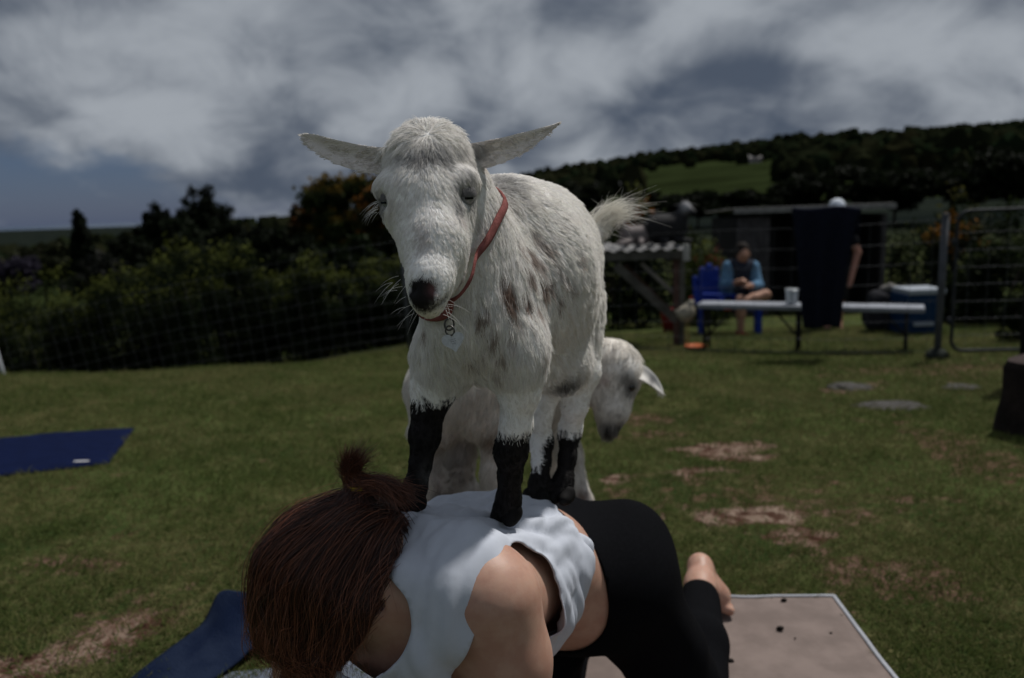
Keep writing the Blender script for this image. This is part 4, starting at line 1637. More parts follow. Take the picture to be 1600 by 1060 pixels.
    q = q[(q[:, 1] < -.05)][:ng2]
    p0 = HC + (q * rad * 1.0) @ R_.T
    e = tie + rng.normal(size=p0.shape) * .004
    ss = np.linspace(0, 1, 12)[None, :, None]
    PP = p0[:, None] * (1 - ss) + e[:, None] * ss
    l = (PP - HC) @ R_; w = np.sqrt(((l / (rad * rng.uniform(1.06, 1.20, (len(q), 1, 1)))) ** 2).sum(2))
    PP = np.where((w < 1)[..., None], HC + (l / np.maximum(w, 1e-6)[..., None]) @ R_.T, PP)
    sel = np.linalg.norm(p0 - tie, axis=1) < .115
    PP = PP[sel]; s = rng.random((len(PP), 1)) ** 2
    curves_obj('gathered_hair', PP, .00028, HAIR, ROOT_W, (base * (1 - s) + hi_ * s) * rng.uniform(.7, 1.2, (len(PP), 1)), .3)
    m_ = MB(); tx = unit(A(562, 742, .885) - A(562, 770, .885)); a1 = unit(np.cross(tx, [0, 1, 0])); a2 = np.cross(tx, a1)
    m_.tube([tie + .0105 * (math.cos(k) * a1 + math.sin(k) * a2) for k in np.linspace(0, 2 * PI, 21)], .0036, 8, False)
    m_.build('hair_tie', mat('yellow_elastic', (.42, .28, .045), .8, .3, 200), ROOT_W, True)


build_hair()

# ================================================================== second goat: a doe on the grass behind, head lowered
def goat_two():
    R = empty('goat', on_g(800, 930) * [1, 1, 1])
    R.location = Vector((0.0, 1.62, 0.0))
    tag(R, 'white doe with lowered head standing on the grass behind the kneeling woman', 'goat')
    S = SDF((-.32, 1.36, -.02), (.42, 2.05, .88), .0075)
    S.cap(A(728, 598, 1.56), A(800, 580, 1.72), .098, .112, .04)
    S.cap(A(800, 580, 1.72), A(872, 585, 1.82), .112, .098, .04)
    S.cap(A(725, 560, 1.58), A(705, 600, 1.54), .06, .06, .04)
    S.cap(A(885, 580, 1.83), A(950, 568, 1.80), .078, .056, .04)
    S.ell(A(968, 574, 1.785), (.048, .050, .048), k=.03)
    S.cap(A(968, 590, 1.775), A(960, 640, 1.752), .048, .033, .025)
    S.cap(A(960, 640, 1.752), A(953, 668, 1.745), .032, .022, .015)
    S.cap(A(945, 600, 1.785), A(945, 650, 1.762), .034, .020, .025)
    S.cap(A(990, 596, 1.752), A(992, 604, 1.752), .010, .009, .012)
    legs = []
    for hip, hock, fet, x0 in ((A(742, 605, 1.52), A(770, 686, 1.525), A(766, 790, 1.50), .012), (A(690, 615, 1.53), A(668, 700, 1.55), A(672, 800, 1.52), .0)):
        hoof = fet.copy(); hoof[2] = .03; hoof[1] -= .02
        L = [(hip, .066), (hip * .5 + hock * .5 + [.004, -.01, 0], .045), (hock, .024), (hock * .5 + fet * .5, .0165), (hoof + [0, 0, .07], .0155), (hoof, .021)]
        S.chain(L, .02, .04); legs.append(hoof)
    for sh, kn, ft in ((A(868, 640, 1.80), A(888, 705, 1.78), A(912, 782, 1.74)), (A(852, 640, 1.88), A(858, 720, 1.88), A(862, 800, 1.87))):
        hoof = ft + (ft - kn) * .4; hoof[2] = .03
        L = [(sh, .05), (kn, .025), (ft, .018), (hoof + [0, 0, .05], .016), (hoof, .021)]
        S.chain(L, .02, .04); legs.append(hoof)
    # udder
    S.ell(A(710, 718, 1.57), (.044, .050, .082), k=.014)
    S.cap(A(698, 765, 1.55), A(695, 790, 1.545), .022, .010, .02)
    S.cap(A(735, 770, 1.555), A(738, 798, 1.55), .024, .010, .02)
    S.cap(A(668, 640, 1.57), A(645, 672, 1.57), .018, .010, .02)       # short tail
    V, Q = S.mesh(); V = relax(V, Q, 3)
    cam_ = unit(np.array([0, 0, 1.]) - A(980, 600, 1.78))
    ev, eq = ear_mesh(A(975, 575, 1.765), A(1012, 575, 1.745), A(1037, 617, 1.735), .017, cam_ + np.array([.3, 0, .5]), .4, prof=([0, .15, .4, .7, .9, 1], [.8, 1.0, 1.1, .8, .4, .05]))
    ev2, eq2 = ear_mesh(A(948, 560, 1.82), A(930, 560, 1.85), A(905, 590, 1.87), .016, cam_, .4)
    for a_, b_ in ((ev, eq), (ev2, eq2)):
        b_ = orient(a_, b_); Q = np.concatenate([Q, b_ + len(V)]); V = np.concatenate([V, a_])
    N = vnormals(V, Q)

    def pattern(P):
        C = np.tile(WHITE * [.97, .94, .90], (len(P), 1))
        def blend(c, r, s, col):
            nonlocal C
            w = (s * np.exp(-(((P - c) / r) ** 2).sum(1)))[:, None]
            C = C * (1 - w) + np.array(col) * w
        blend(hit(S, 951, 674, 1.74), .026, 1.0, (.02, .018, .018))
        blend(hit(S, 968, 668, 1.74), .016, .9, (.02, .018, .018))
        blend(hit(S, 966, 650, 1.73), .005, .9, (.02, .018, .018))
        blend(hit(S, 986, 606, 1.74), [.017, .03, .020], .95, (.02, .018, .018))
        blend(hit(S, 978, 592, 1.74), [.014, .02, .016], .7, (.10, .085, .08))
        blend(hit(S, 944, 596, 1.76), .012, .5, (.32, .16, .13))
        blend(A(1020, 596, 1.735), [.010, .03, .012], .85, (.08, .08, .09))
        blend(hit(S, 772, 688, 1.51), .022, .8, (.26, .14, .07))
        blend(hit(S, 909, 778, 1.73), .022, .85, (.16, .07, .04))
        blend(A(710, 738, 1.53), [.040, .07, .065], .85, (.19, .165, .15))
        blend(A(738, 795, 1.53), .03, .8, (.10, .08, .075))
        blend(A(697, 785, 1.53), .03, .8, (.10, .08, .075))
        return C
    me = quads_np('body', V, Q); vcol(me, pattern(V)); link('body', me, HIDE, R, True)
    n = 60000
    P, Nn = scatter(V, Q, N, n)
    D = np.tile(np.array([-.25, -.3, -1.0]), (n, 1))
    hd = np.linalg.norm(P - A(968, 610, 1.77), axis=1) < .09
    ud = np.linalg.norm((P - A(710, 735, 1.57)) / [1, 1, 1.3], axis=1) < .055
    L = np.where(hd, .010, .024) * RNG.uniform(.6, 1.2, n)
    L[ud] *= .25
    L[P[:, 2] < .40] *= .5
    st = fur_strands(P, Nn, D, L, .45, 4, .3, .30, .6, 3000)
    C = np.clip(pattern(P + RNG.normal(size=P.shape) * .004) * RNG.uniform(.66, 1.08, (n, 1)), .003, .92)
    curves_obj('fur', st, .00045, FUR, R, C)
    for h in legs:
        for sg in (-1, 1):
            m = MB(); m.tube([h + [sg * .009, 0, .012], h + [sg * .010, -.012, -.010], h + [sg * .010, -.022, -.028]], [.013, .0145, .011], 10)
            m.build('hoof', HORNY, R, True)
    bm = bmesh.new(); bmesh.ops.create_uvsphere(bm, u_segments=16, v_segments=10, radius=.010)
    me_ = bpy.data.meshes.new('eye'); bm.to_mesh(me_); bm.free(); me_.polygons.foreach_set('use_smooth', [True] * len(me_.polygons))
    e = link('eye', me_, mat('doe_eye', (.015, .012, .010), .12, spec=.6), R)
    e.matrix_parent_inverse = Matrix.Translation(-Vector(R.location)); e.location = hit(S, 986, 606, 1.74) + [0, .005, 0]


goat_two()

# ================================================================== mats
def sheet(name, grid, thick, material, parent=None):
    """grid (n,m,3) of top points -> closed slab"""
    n, m = grid.shape[:2]
    top = grid.reshape(-1, 3)
    ids = np.arange(n * m).reshape(n, m)
    Q = np.stack([ids[:-1, :-1], ids[1:, :-1], ids[1:, 1:], ids[:-1, 1:]], -1).reshape(-1, 4)
    N = vnormals(top, Q)
    if N[:, 2].mean() < 0:
        Q = Q[:, ::-1]; N = -N
    V = np.concatenate([top, top - N * thick])
    Qs = [Q, Q[:, ::-1] + n * m]
    ring = np.concatenate([ids[:, 0], ids[-1, 1:], ids[-2::-1, -1], ids[0, -2:0:-1]])
    nx = np.roll(ring, -1)
    side = np.stack([ring, nx, nx + n * m, ring + n * m], 1)
    Qs.append(side)
    V_, Q_ = V, np.concatenate(Qs)
    me = quads_np(name, V_, Q_)
    bm = bmesh.new(); bm.from_mesh(me); bmesh.ops.recalc_face_normals(bm, faces=bm.faces); bm.to_mesh(me); bm.free()
    return link(name, me, material, parent, world_coords=parent is not None)


def flat_grid(c0, c1, c2, c3, n, m, z=0.006, amp=0.003, seed=0.0):
    g = np.zeros((n, m, 3))
    for i, s in enumerate(np.linspace(0, 1, n)):
        for j, t in enumerate(np.linspace(0, 1, m)):
            p = (1 - s) * ((1 - t) * c0 + t * c3) + s * ((1 - t) * c1 + t * c2)
            g[i, j] = (p[0], p[1], gz(p[0], p[1]) + z + amp * noise.noise(Vector((p[0] * 6 + seed, p[1] * 6, seed))) + amp * .5 * noise.noise(Vector((p[0] * 19 + seed, p[1] * 9, 0))))
    return g


def mats():
    R = empty('towel_mat', (.55, 1.7, 0.0))
    tag(R, 'taupe yoga towel with white edging spread under the kneeling woman', 'mat')
    C = on_g(1303, 942); L_ = on_g(930, 940); B = on_g(1392, 1062)
    d1 = unit((L_ - C) * [1, 1, 0]); d2 = unit((B - C) * [1, 1, 0])
    c0, c1 = C, C + d1 * 1.10
    c2, c3 = c1 + d2 * 1.5, C + d2 * 1.5
    tau = mat('taupe_terry', (0.215, 0.170, 0.152), .95, .25, 9, .12, 260, spec=.1)
    tm = NT(tau.node_tree)
    sheet('cloth', flat_grid(c0, c1, c2, c3, 40, 50, .012, .006, 1.2), .006, tau, R)
    wh = mat('edge_binding', (.36, .37, .40), .9, .15, 40)
    for a_, b_, nn in ((c0, c1, d2), (c0, c3, d1), (c1, c2, -d1)):
        g = flat_grid(a_ - nn * .003, b_ - nn * .003, b_ + nn * .006, a_ + nn * .006, 40, 3, .0155, .006, 1.2)
        sheet('edging', g, .004, wh, R)
    dark = mat('dropping', (.014, .011, .009), .7)
    for k, (u, v) in enumerate(((1225, 949), (1219, 994), (1298, 1000), (1142, 1046), (1242, 1008))):
        p = on_g(u, v)
        m = MB(); r = (.007, .008, .003, .008, .0025)[k]
        vv, ff = blob_mesh(k * 2.2, 1)
        m.add([p + [0, 0, .016 + r * .5] + q * r * [1.2, .8, .8] for q in vv], [tuple(f) for f in ff])
        o = m.build('goat_dropping', dark, None, True)
        tag(o, ('dark goat dropping by the back hem of the taupe towel', 'larger dark goat dropping in the middle of the taupe towel', 'tiny dark speck of dropping near the towel side edge', 'dark goat dropping beside the black legging shin', 'tiny dark speck between the larger droppings')[k], 'dropping', 'droppings on the towel')
    # blue mat on the lawn
    R = empty('yoga_mat', on_g(60, 705))
    tag(R, 'flat royal blue yoga mat lying alone on the lawn', 'mat')
    c0, c1 = on_g(211, 671), on_g(169, 728)
    dl = unit((on_g(-60, 694) - c0) * [1, 1, 0])
    blue = mat('blue_foam', (.0045, .009, .038), .8, .25, 14, .4, 300, spec=.03)
    sheet('foam', flat_grid(c0, c1, c1 + dl * 1.75, c0 + dl * 1.75, 14, 40, .010, .004, 3), .007, blue, R)
    m = MB(); p = on_g(128, 726); m.box(p + [0, 0, .0165], (.07, .016, .001)); m.build('logo_patch', mat('logo_white', (.55, .55, .58), .7), R)
    # rumpled blue mat beside the woman's head
    R = empty('yoga_mat', on_g(300, 1040))
    tag(R, 'rumpled dusty blue yoga mat with curled-up corner beside the bowed head', 'mat')
    far = [(120, 1130, 0.0), (215, 1050, .004), (275, 1005, .012), (318, 975, .03), (338, 928, .075), (352, 921, .085), (378, 925, .085), (420, 930, .080), (480, 960, .06)]
    mid = [(160, 1150, 0.0), (255, 1068, .010), (318, 1022, .03), (352, 1000, .045), (366, 965, .060), (382, 958, .062), (402, 965, .06), (440, 975, .055), (490, 990, .05)]
    nearp = [(200, 1170, 0.0), (290, 1090, .004), (350, 1050, .008), (378, 1030, .012), (390, 1015, .016), (402, 1012, .018), (425, 1012, .02), (460, 1015, .02), (500, 1025, .02)]
    rows = [np.array([on_z(u, v, z) for u, v, z in rr]) for rr in (far, mid, nearp)]
    n, m = 49, 21
    tt = np.linspace(0, 8, n)
    G = np.zeros((n, m, 3))
    rs = []
    for r in rows:
        q = np.stack([np.interp(tt, range(9), r[:, k]) for k in range(3)], 1)
        for _ in range(4):
            q[1:-1] = .5 * q[1:-1] + .25 * (q[:-2] + q[2:])
        rs.append(q)
    for j, s in enumerate(np.linspace(0, 1, m)):
        G[:, j] = (1 - s) ** 2 * rs[0] + 2 * s * (1 - s) * rs[1] + s * s * rs[2]
    sheet('foam', G, .005, mat('dusty_blue', (.016, .024, .048), .9, .55, 7, .5, 220, spec=.03, color2=(.006, .011, .030)), R)
    g = flat_grid(on_g(290, 1062), on_g(560, 1040), on_g(640, 1140), on_g(200, 1140), 20, 12, .008, .003, 5)
    R2 = empty('yoga_mat', on_g(420, 1060)); tag(R2, 'grey blue mat lying flat under the bowed head', 'mat')
    sheet('foam', g, .005, mat('grey_blue_foam', (.13, .15, .19), .9, .3, 12, .5, 200), R2)


mats()
# ================================================================== fences, gate
GALV = mat('galvanised_wire', (.12, .125, .135), .6, .3, 30, metal=.4)
POSTM = mat('grey_post', (.085, .09, .10), .6, .35, 12, metal=.3)
DARKP = mat('dark_tube', (.035, .038, .042), .6, .3, 20, metal=.3)


def ground_pt(x, y):
    return np.array([x, y, float(gz(x, y))])


def unit_tube(n=5, r=1.0):
    m = MB(); m.tube([(0, 0, 0), (0, 0, 1)], r, n); return mesh_np('wire', m.v, m.f)


WIRE = unit_tube()
WIRE.materials.append(GALV)


def wire(parent, a, b, r=.0013):
    a, b = Vector(a), Vector(b)
    o = bpy.data.objects.new('wire', WIRE); COL.objects.link(o)
    d = b - a
    o.parent = parent
    o.matrix_parent_inverse = Matrix.Translation(parent.location).inverted()
    o.matrix_basis = Matrix.Translation(a) @ d.to_track_quat('Z', 'Y').to_matrix().to_4x4() @ Matrix.Diagonal((r, r, d.length, 1))
    return o


def fence(P, label, h, ups, posts, vstep, hz_, sub=6):
    """P: list of base points (polyline); ups: lean of the uprights at each; posts: parameters"""
    R = empty('wire_fence', P[0])
    tag(R, label, 'fence')
    P = np.array(P); U = np.array([unit(u) for u in ups])
    seg = np.linalg.norm(np.diff(P[:, :2], axis=0), axis=1); cum = np.concatenate([[0], np.cumsum(seg)])
    L = cum[-1]

    def pt(s):
        p = np.array([np.interp(s, cum, P[:, k]) for k in range(3)])
        p[2] = gz(p[0], p[1])
        u = unit(np.array([np.interp(s, cum, U[:, k]) for k in range(3)]))
        return p, u
    for s, r, hh, m_ in posts:
        p, u = pt(s * L)
        m = MB(); m.tube([p - u * .2, p + u * hh * .5, p + u * hh], r, 12); m.tube([p + u * hh, p + u * (hh + .012)], [r * 1.08, r * .7], 12)
        m.build('post', m_, R, True)
    s = vstep * .5
    while s < L:
        p, u = pt(s)
        j = random.uniform(-.006, .006)
        wire(R, p + u * .02, p + u * h + np.array([j, 0, 0]))
        s += vstep
    nseg = max(2, int(L / .8))
    for z in hz_:
        pts_ = []
        for k in range(nseg + 1):
            p, u = pt(L * k / nseg); pts_.append(p + u * (z + random.uniform(-.006, .006)))
        m = MB(); m.tube(pts_, .0013, 5); m.build('rail_wire', GALV, R, True)
    return R


def fence_pt(u, v):
    return on_g(u, v)


FC = on_g(640, 548)                                      # corner
FR = on_g(1464, 559)                                     # gate post
FL = np.array([-6.0, 9.3, 0]); FL[2] = gz(FL[0], FL[1])
FLL = np.array([-9.6, 9.8, 0]); FLL[2] = gz(FLL[0], FLL[1])
dl = (FC - FL)
leftP = [FC, FC * .75 + FL * .25, FC * .4 + FL * .6, FL, FLL]
lean = lambda k: np.array([-k, 0, 1.0])
LFH = 1.22
fence(leftP, 'wire mesh fence sagging down the slope before the hedge', LFH, [lean(.02), lean(.10), lean(.15), lean(.15), lean(.12)],
      [(.0, .022, 1.25, POSTM), (.57, .024, 1.22, mat('pale_post', (.34, .36, .38), .6))], .155, [.05, .16, .28, .41, .55, .70, .86, 1.03, 1.20])
RFH = float((FR[1] / FPX) * (559 - 338))
fence([FC, FC * .5 + FR * .5, FR], 'wire mesh fence with dark towel hung on it before the bench', RFH, [lean(.02), lean(.0), lean(-.01)],
      [(.333, .012, RFH, POSTM), (1.0, .028, RFH + .02, POSTM)], .155, [.05, .17, .31, .47, .63, .79, .96, RFH - .01])
# foot of the gate post: earth collar
m = MB(); m.lathe([(.10, -.02), (.09, .03), (.055, .07), (.037, .075)], FR, 14)
tag(m.build('post_footing', mat('footing', (.03, .035, .03), .95, .4, 20), None, True), 'dark earth collar around the foot of the grey gate post', 'footing')


def gate():
    p0 = FR + np.array([.10, -.02, 0]); p1 = p0 + np.array([1.05, -.12, 0])
    for p in (p0, p1):
        p[2] = gz(p[0], p[1])
    h = RFH + .04
    R = empty('gate', p0); tag(R, 'round-cornered tubular wire gate beside the grey post', 'gate')
    d = p1 - p0; r = .09
    def q(a, z):
        return p0 + d * a + np.array([0, 0, z])
    pts_ = []
    b0 = .05
    for cx, cz, a0 in ((1, b0, -90), (1, h, 0), (0, h, 90), (0, b0, 180)):
        for t in np.linspace(0, 90, 6):
            a = math.radians(a0 + t)
            x = (cx * 1.05 - r if cx else r) + r * math.cos(a)
            z = (cz - r if cz > .5 else cz + r) + r * math.sin(a)
            pts_.append(q(x / 1.05, z))
    pts_.append(pts_[0])
    m = MB(); m.tube(pts_, .014, 10); m.build('frame', DARKP, R, True)
    for z in np.arange(.18, h - .05, .14):
        wire(R, q(0, z), q(1, z))
    for a in np.arange(.1, 1, .14):
        wire(R, q(a, b0), q(a, h))
    for z in (.3, h - .25):
        m = MB(); m.tube([q(-.02, z - .03), q(-.02, z + .03)], .02, 8); m.build('hinge', DARKP, R, True)
    # dark post the gate closes on
    g = on_g(1593, 600); g = np.array([g[0] + .05, g[1], g[2]])
    m = MB(); m.tube([g - [0, 0, .2], g + [0, 0, (600 - 285) * g[1] / FPX]], .055, 12)
    tag(m.build('timber_post', mat('black_timber', (.012, .011, .011), .9, .3, 18), None, True), 'tall black timber post at the far side of the gate', 'post')


gate()

# rock or stump by the gate
def stump():
    p = on_g(1590, 690)
    h = (690 - 572) * p[1] / FPX
    vv, ff = blob_mesh(4.4, 3)
    R = empty('tree_stump', p + [.27, .15, 0]); tag(R, 'squat dark weathered stump on the bare earth near the gate', 'stump')
    c = np.array(R.location)
    pts_ = []
    n = 22
    m = MB()
    prof = [(.235, -.05), (.225, .05), (.215, .16), (.215, h - .03), (.20, h)]
    vs = []
    for r, z in prof:
        for k in range(n):
            a = 2 * PI * k / n
            f = 1 + .06 * math.sin(5 * a) + .05 * noise.noise(Vector((math.cos(a) * 2, math.sin(a) * 2, z * 3))) + (.10 * max(0, math.sin(3 * a + 1)) if z < .1 else 0)
            vs.append(c + [r * f * math.cos(a), r * f * math.sin(a), z])
    fs = [(i * n + k, i * n + (k + 1) % n, (i + 1) * n + (k + 1) % n, (i + 1) * n + k) for i in range(len(prof) - 1) for k in range(n)]
    m.add(vs, fs); m.build('bark', mat('old_bark', (.028, .021, .018), .95, .5, 14, 1.0, 30), R, True)
    m = MB(); m.add([np.array(v) for v in vs[-n:]] + [c + [0, 0, h + .006]], [(k, (k + 1) % n, n) for k in range(n)])
    m.build('cut_top', mat('cut_wood', (.05, .035, .032), .9, .4, 25), R)


stump()
# flat stones sunk in the lawn
for k, (u, v, w, d) in enumerate(((1332, 606, .30, .12), (1392, 637, .40, .13), (1505, 607, .26, .09))):
    p = on_g(u, v); vv, ff = blob_mesh(k * 5.5 + 2, 3)
    m = MB(); m.add([p + q * [w * .45, d * 1.1, .018] for q in vv], [tuple(f) for f in ff])
    tag(m.build('flat_stone', mat('stone', (.075, .070, .066), .9, .35, 18, .6, 60), None, True), ('pale flat stone sunk in the lawn, the smaller one near the bench', 'long grey flat stone sunk in the lawn', 'flat stone at the edge of the bare earth by the gate')[k], 'stone')

# ================================================================== towel on the fence
def hung_towel():
    def fp(u, v, off):
        # a point on the fence plane (between FC and FR) shifted off towards the camera
        d = M3 @ np.array([(u - 800) / FPX, (530 - v) / FPX, -1.0])
        n = unit(np.cross(FR - FC, [0, 0, 1])); n = n if n[1] < 0 else -n
        t = ((FC - [0, 0, CAM_H]) @ n) / (d @ n)
        return np.array([0, 0, CAM_H]) + d * t + n * off
    R = empty('towel', fp(1285, 420, .02)); tag(R, 'large navy towel hanging over the wire fence', 'towel')
    nu, nv = 30, 44
    G = np.zeros((nu, nv, 3))
    for j in range(nv):
        t = j / (nv - 1)
        if t < .12:                         # folded over the top wire, back flap
            k = 1 - t / .12
            vv = 322 + 45 * k; off = -.03 - .02 * k
            l, r = 1238 + 2 * k, 1346 - 3 * k
        else:
            k = (t - .12) / .88
            vv = 321 + 190 * k
            off = .03 + .02 * math.sin(k * 3)
            l = 1237 + 19 * k ** .9; r = 1346 - 38 * k ** .8 + 6 * k ** 3
        for i in range(nu):
            s = i / (nu - 1)
            G[i, j] = fp(l + (r - l) * s, vv + 2.0 * math.sin(s * 7), off + .022 * math.sin(s * 15 + 2 * t) * min(1, t * 2.5 + .15))
    sheet('cloth', G, .006, mat('navy_cloth', (.008, .010, .020), .95, .3, 30, .4, 200, spec=.1), R)


hung_towel()

# ================================================================== folding bench, cup
def bench():
    wht = mat('white_plastic', (.27, .285, .32), .65, .2, 12)
    a, b = on_g(1100, 547), on_g(1418, 548)
    d = unit((b - a) * [1, 1, 0]); n = np.array([-d[1], d[0], 0])
    h = (547 - 481) * a[1] / FPX
    R = empty('folding_bench', (a + b) / 2); tag(R, 'long white folding bench with black legs behind the fence', 'bench')
    a = a - d * .05 + n * .03; b = b + d * .12 + n * .03
    zt = (a[2] + b[2]) / 2 + h
    m = MB(); m.beam([*a[:2], zt], [*b[:2], zt], .30, .045); m.build('seat', wht, R, bevel=.012)
    blk = mat('black_tube', (.015, .015, .017), .5)
    L = np.linalg.norm((b - a)[:2])
    for s in (.035, .47, .93):
        p = a + d * L * s
        for sg in (-1, 1):
            q = p + n * sg * .11; q[2] = gz(q[0], q[1])
            m = MB(); m.tube([q, [q[0], q[1], zt - .02]], .016, 8); m.build('leg', blk, R, True)
        q = p.copy(); q[2] = gz(p[0], p[1])
        m = MB(); m.tube([q + n * .11 + [0, 0, .10], q - n * .11 + [0, 0, .10]], .012, 8); m.build('cross_bar', blk, R, True)
        sgn = 1 if s < .4 else -1
        m = MB(); m.tube([q + [0, 0, .13], q + d * sgn * .22 + [0, 0, h - .04]], .011, 8); m.build('brace', blk, R, True)
    c = a + d * L * .0
    pc = at(1237, 480, (a + d * L * .44)[1]); pc = np.array([pc[0], (a + (b - a) * ((pc[0] - a[0]) / (b[0] - a[0])))[1], zt + .0235])
    m = MB(); m.lathe([(.045, 0), (.050, .02), (.058, .12), (.061, .135), (.059, .140), (.055, .134), (.048, .02), (.0, .015)], pc, 20)
    cup = m.build('cup', mat('clear_plastic', (.62, .66, .70), .2, spec=.5, trans=.45), None, True)
    tag(cup, 'clear plastic cup standing on the white bench', 'cup')


bench()

# ================================================================== people beyond the fence
def figure(name, label, chains, heads, h=.016, parts=()):
    pass


def seated_man():
    f = on_g(1163, 522)
    Yb = f[1]
    z0 = f[2]
    sc = Yb / FPX
    def p(u, v, dy=0.0):
        return at(u, v, Yb + dy)
    # ---- blue chair he sits on, fan back turned to us
    blue = mat('blue_resin', (.012, .035, .26), .45, .12, 8)
    C = empty('garden_chair', p(1135, 520)); tag(C, 'royal blue resin garden chair with rounded slatted back', 'chair')
    top = 414
    for k in range(5):
        s = k - 2
        uc = 1108 + s * 10.6
        vt = 410 + (abs(s) ** 1.8) * 5.5
        a = p(1108 + s * 9.0, 476, .12); b = p(uc, vt + 6, .28)
        m = MB(); m.beam(a, b, .080, .02, up=(0, -1, .25)); m.build('back_slat', blue, C, bevel=.006)
        m = MB(); bb = p(uc, vt + 7, .28); m.tube([bb + [0, -.01, 0], bb + [0, .012, 0]], .040, 14); m.build('slat_end', blue, C, True)
    m = MB(); m.beam(p(1088, 440, .235), p(1130, 440, .235), .03, .05); m.build('back_rail', blue, C, bevel=.005)
    m = MB(); m.beam(p(1096, 478, .05), p(1182, 480, -.15), .46, .03); m.build('seat', blue, C, bevel=.008)
    for u_, dy in ((1095, .28), (1097, -.16), (1183, .08), (1186, -.30)):
        a = p(u_, 480, dy); b = a.copy(); b[2] = gz(b[0], b[1])
        m = MB(); m.beam(a, b, .07, .035, up=(0, 1, 0)); m.build('leg', blue, C, bevel=.006)
    for dy in (.30, -.20):
        m = MB(); m.beam(p(1098, 460, dy), p(1150, 462, dy - .1), .08, .022); m.build('armrest', blue, C, bevel=.006)
        m = MB(); m.beam(p(1146, 462, dy - .1), p(1148, 480, dy - .1), .05, .03, up=(0, 1, 0)); m.build('armrest_post', blue, C, bevel=.005)
    # ---- the man: one continuous body, clothes over it
    R = empty('person', p(1160, 522)); tag(R, 'seated person in pale blue jacket and red shoes resting ankle on knee', 'person')
    sk = mat('tan_skin', (.42, .235, .165), .55, .1, 20)
    lo, hi = p(1100, 540) - [.2, .7, .05], p(1230, 370) + [.2, .7, .15]
    def torso(S, g=0):
        S.cap(p(1152, 472, .0), p(1157, 425, -.02), .125 + g, .12 + g, .05)
        S.cap(p(1143, 416, -.02), p(1172, 416, -.03), .065 + g, .062 + g, .05)
    arms = [[p(1138, 418, -.02), p(1132, 446, -.12), p(1154, 441, -.30)], [p(1176, 418, -.03), p(1185, 447, -.14), p(1170, 447, -.32)]]
    legs = [[p(1150, 474, -.05), p(1158, 470, -.36), p(1157, 520, -.32)], [p(1165, 474, -.05), p(1196, 461, -.30), p(1150, 474, -.44)]]
    S = SDF(lo, hi, .016)
    torso(S)
    S.cap(p(1158, 412, -.03), p(1160, 402, -.05), .05, .05, .03)
    S.ell(p(1161, 397, -.07), (.072, .088, .105), k=.02)
    S.cap(p(1164, 397, -.155), p(1164, 401, -.17), .014, .016, .01)
    for s_ in (-1, 1):
        S.ell(p(1161, 397, -.06) + [s_ * .075, 0, 0], (.012, .022, .030), k=.01)
    for A_ in arms:
        S.chain([(A_[0], .052), (A_[1], .042), (A_[2], .030)], .02)
        f_ = unit(A_[2] - A_[1])
        S.cap(A_[2], A_[2] + f_ * .07, .034, .028, .015)
        for k in range(4):
            o = np.cross(f_, [0, 0, 1]) * (k - 1.5) * .018
            S.cap(A_[2] + f_ * .07 + o, A_[2] + f_ * .12 + o - [0, 0, .015], .012, .010, .006)
        S.cap(A_[2] + f_ * .02, A_[2] + f_ * .06 + [0, 0, .035], .014, .011, .008)
    for A_ in legs:
        S.chain([(A_[0], .085), (A_[0] * .5 + A_[1] * .5, .075), (A_[1], .058), (A_[1] * .6 + A_[2] * .4, .055), (A_[2], .036)], .03)
    V, Q = S.mesh(); V = relax(V, Q, 2)
    link('body', quads_np('body', V, Q), sk, R, True)
    # jacket, open over a dark shirt
    jk = mat('pale_blue_cloth', (.11, .22, .35), .85, .25, 12)
    J = SDF(lo, hi, .016); torso(J, .016)
    V, Q = J.mesh(); V = relax(V, Q, 2); link('shirt', quads_np('shirt', V, Q), mat('dark_shirt', (.022, .026, .040), .9), R, True)
    J = SDF(lo, hi, .016)
    for A_ in arms:
        J.chain([(A_[0], .072), (A_[1], .060), (A_[1] * .45 + A_[2] * .55, .052)], .03)
    J.cap(p(1140, 418, -.02), p(1136, 455, -.05), .075, .085, .04); J.cap(p(1176, 418, -.03), p(1176, 455, -.05), .075, .08, .04)
    V, Q = J.mesh(); V = relax(V, Q, 2); link('jacket', quads_np('jacket', V, Q), jk, R, True)
    # shorts
    J = SDF(lo, hi, .016)
    for A_ in legs:
        J.chain([(A_[0], .10), (A_[0] * .35 + A_[1] * .65, .088)], .03)
    V, Q = J.mesh(); V = relax(V, Q, 2); link('shorts', quads_np('shorts', V, Q), mat('dark_shorts', (.03, .03, .035), .9), R, True)
    # hair
    J = SDF(lo, hi, .012); J.ell(p(1160, 393, -.045), (.088, .100, .112), k=.01)
    J.ell(p(1164, 406, -.20), (.080, .09, .095), k=.02, neg=True)
    V, Q = J.mesh(); link('hair', quads_np('hair', V, Q), mat('dark_hair', (.02, .015, .012), .8, .3, 40), R, True)
    # shoes
    red = mat('red_shoe', (.35, .025, .045), .6, .2, 20)
    for A_, d in ((legs[0][2], np.array([.45, -.9, -.1])), (legs[1][2], np.array([-.8, -.5, -.1]))):
        J = SDF(A_ - .22, A_ + .22, .010)
        d = unit(d)
        J.cap(A_ - d * .03 + [0, 0, -.02], A_ + d * .15 + [0, 0, -.035], .042, .038, .02)
        V, Q = J.mesh(); 
        V[:, 2] = np.maximum(V[:, 2], A_[2] - .065)
        link('shoe', quads_np('shoe', V, Q), red, R, True)


seated_man()


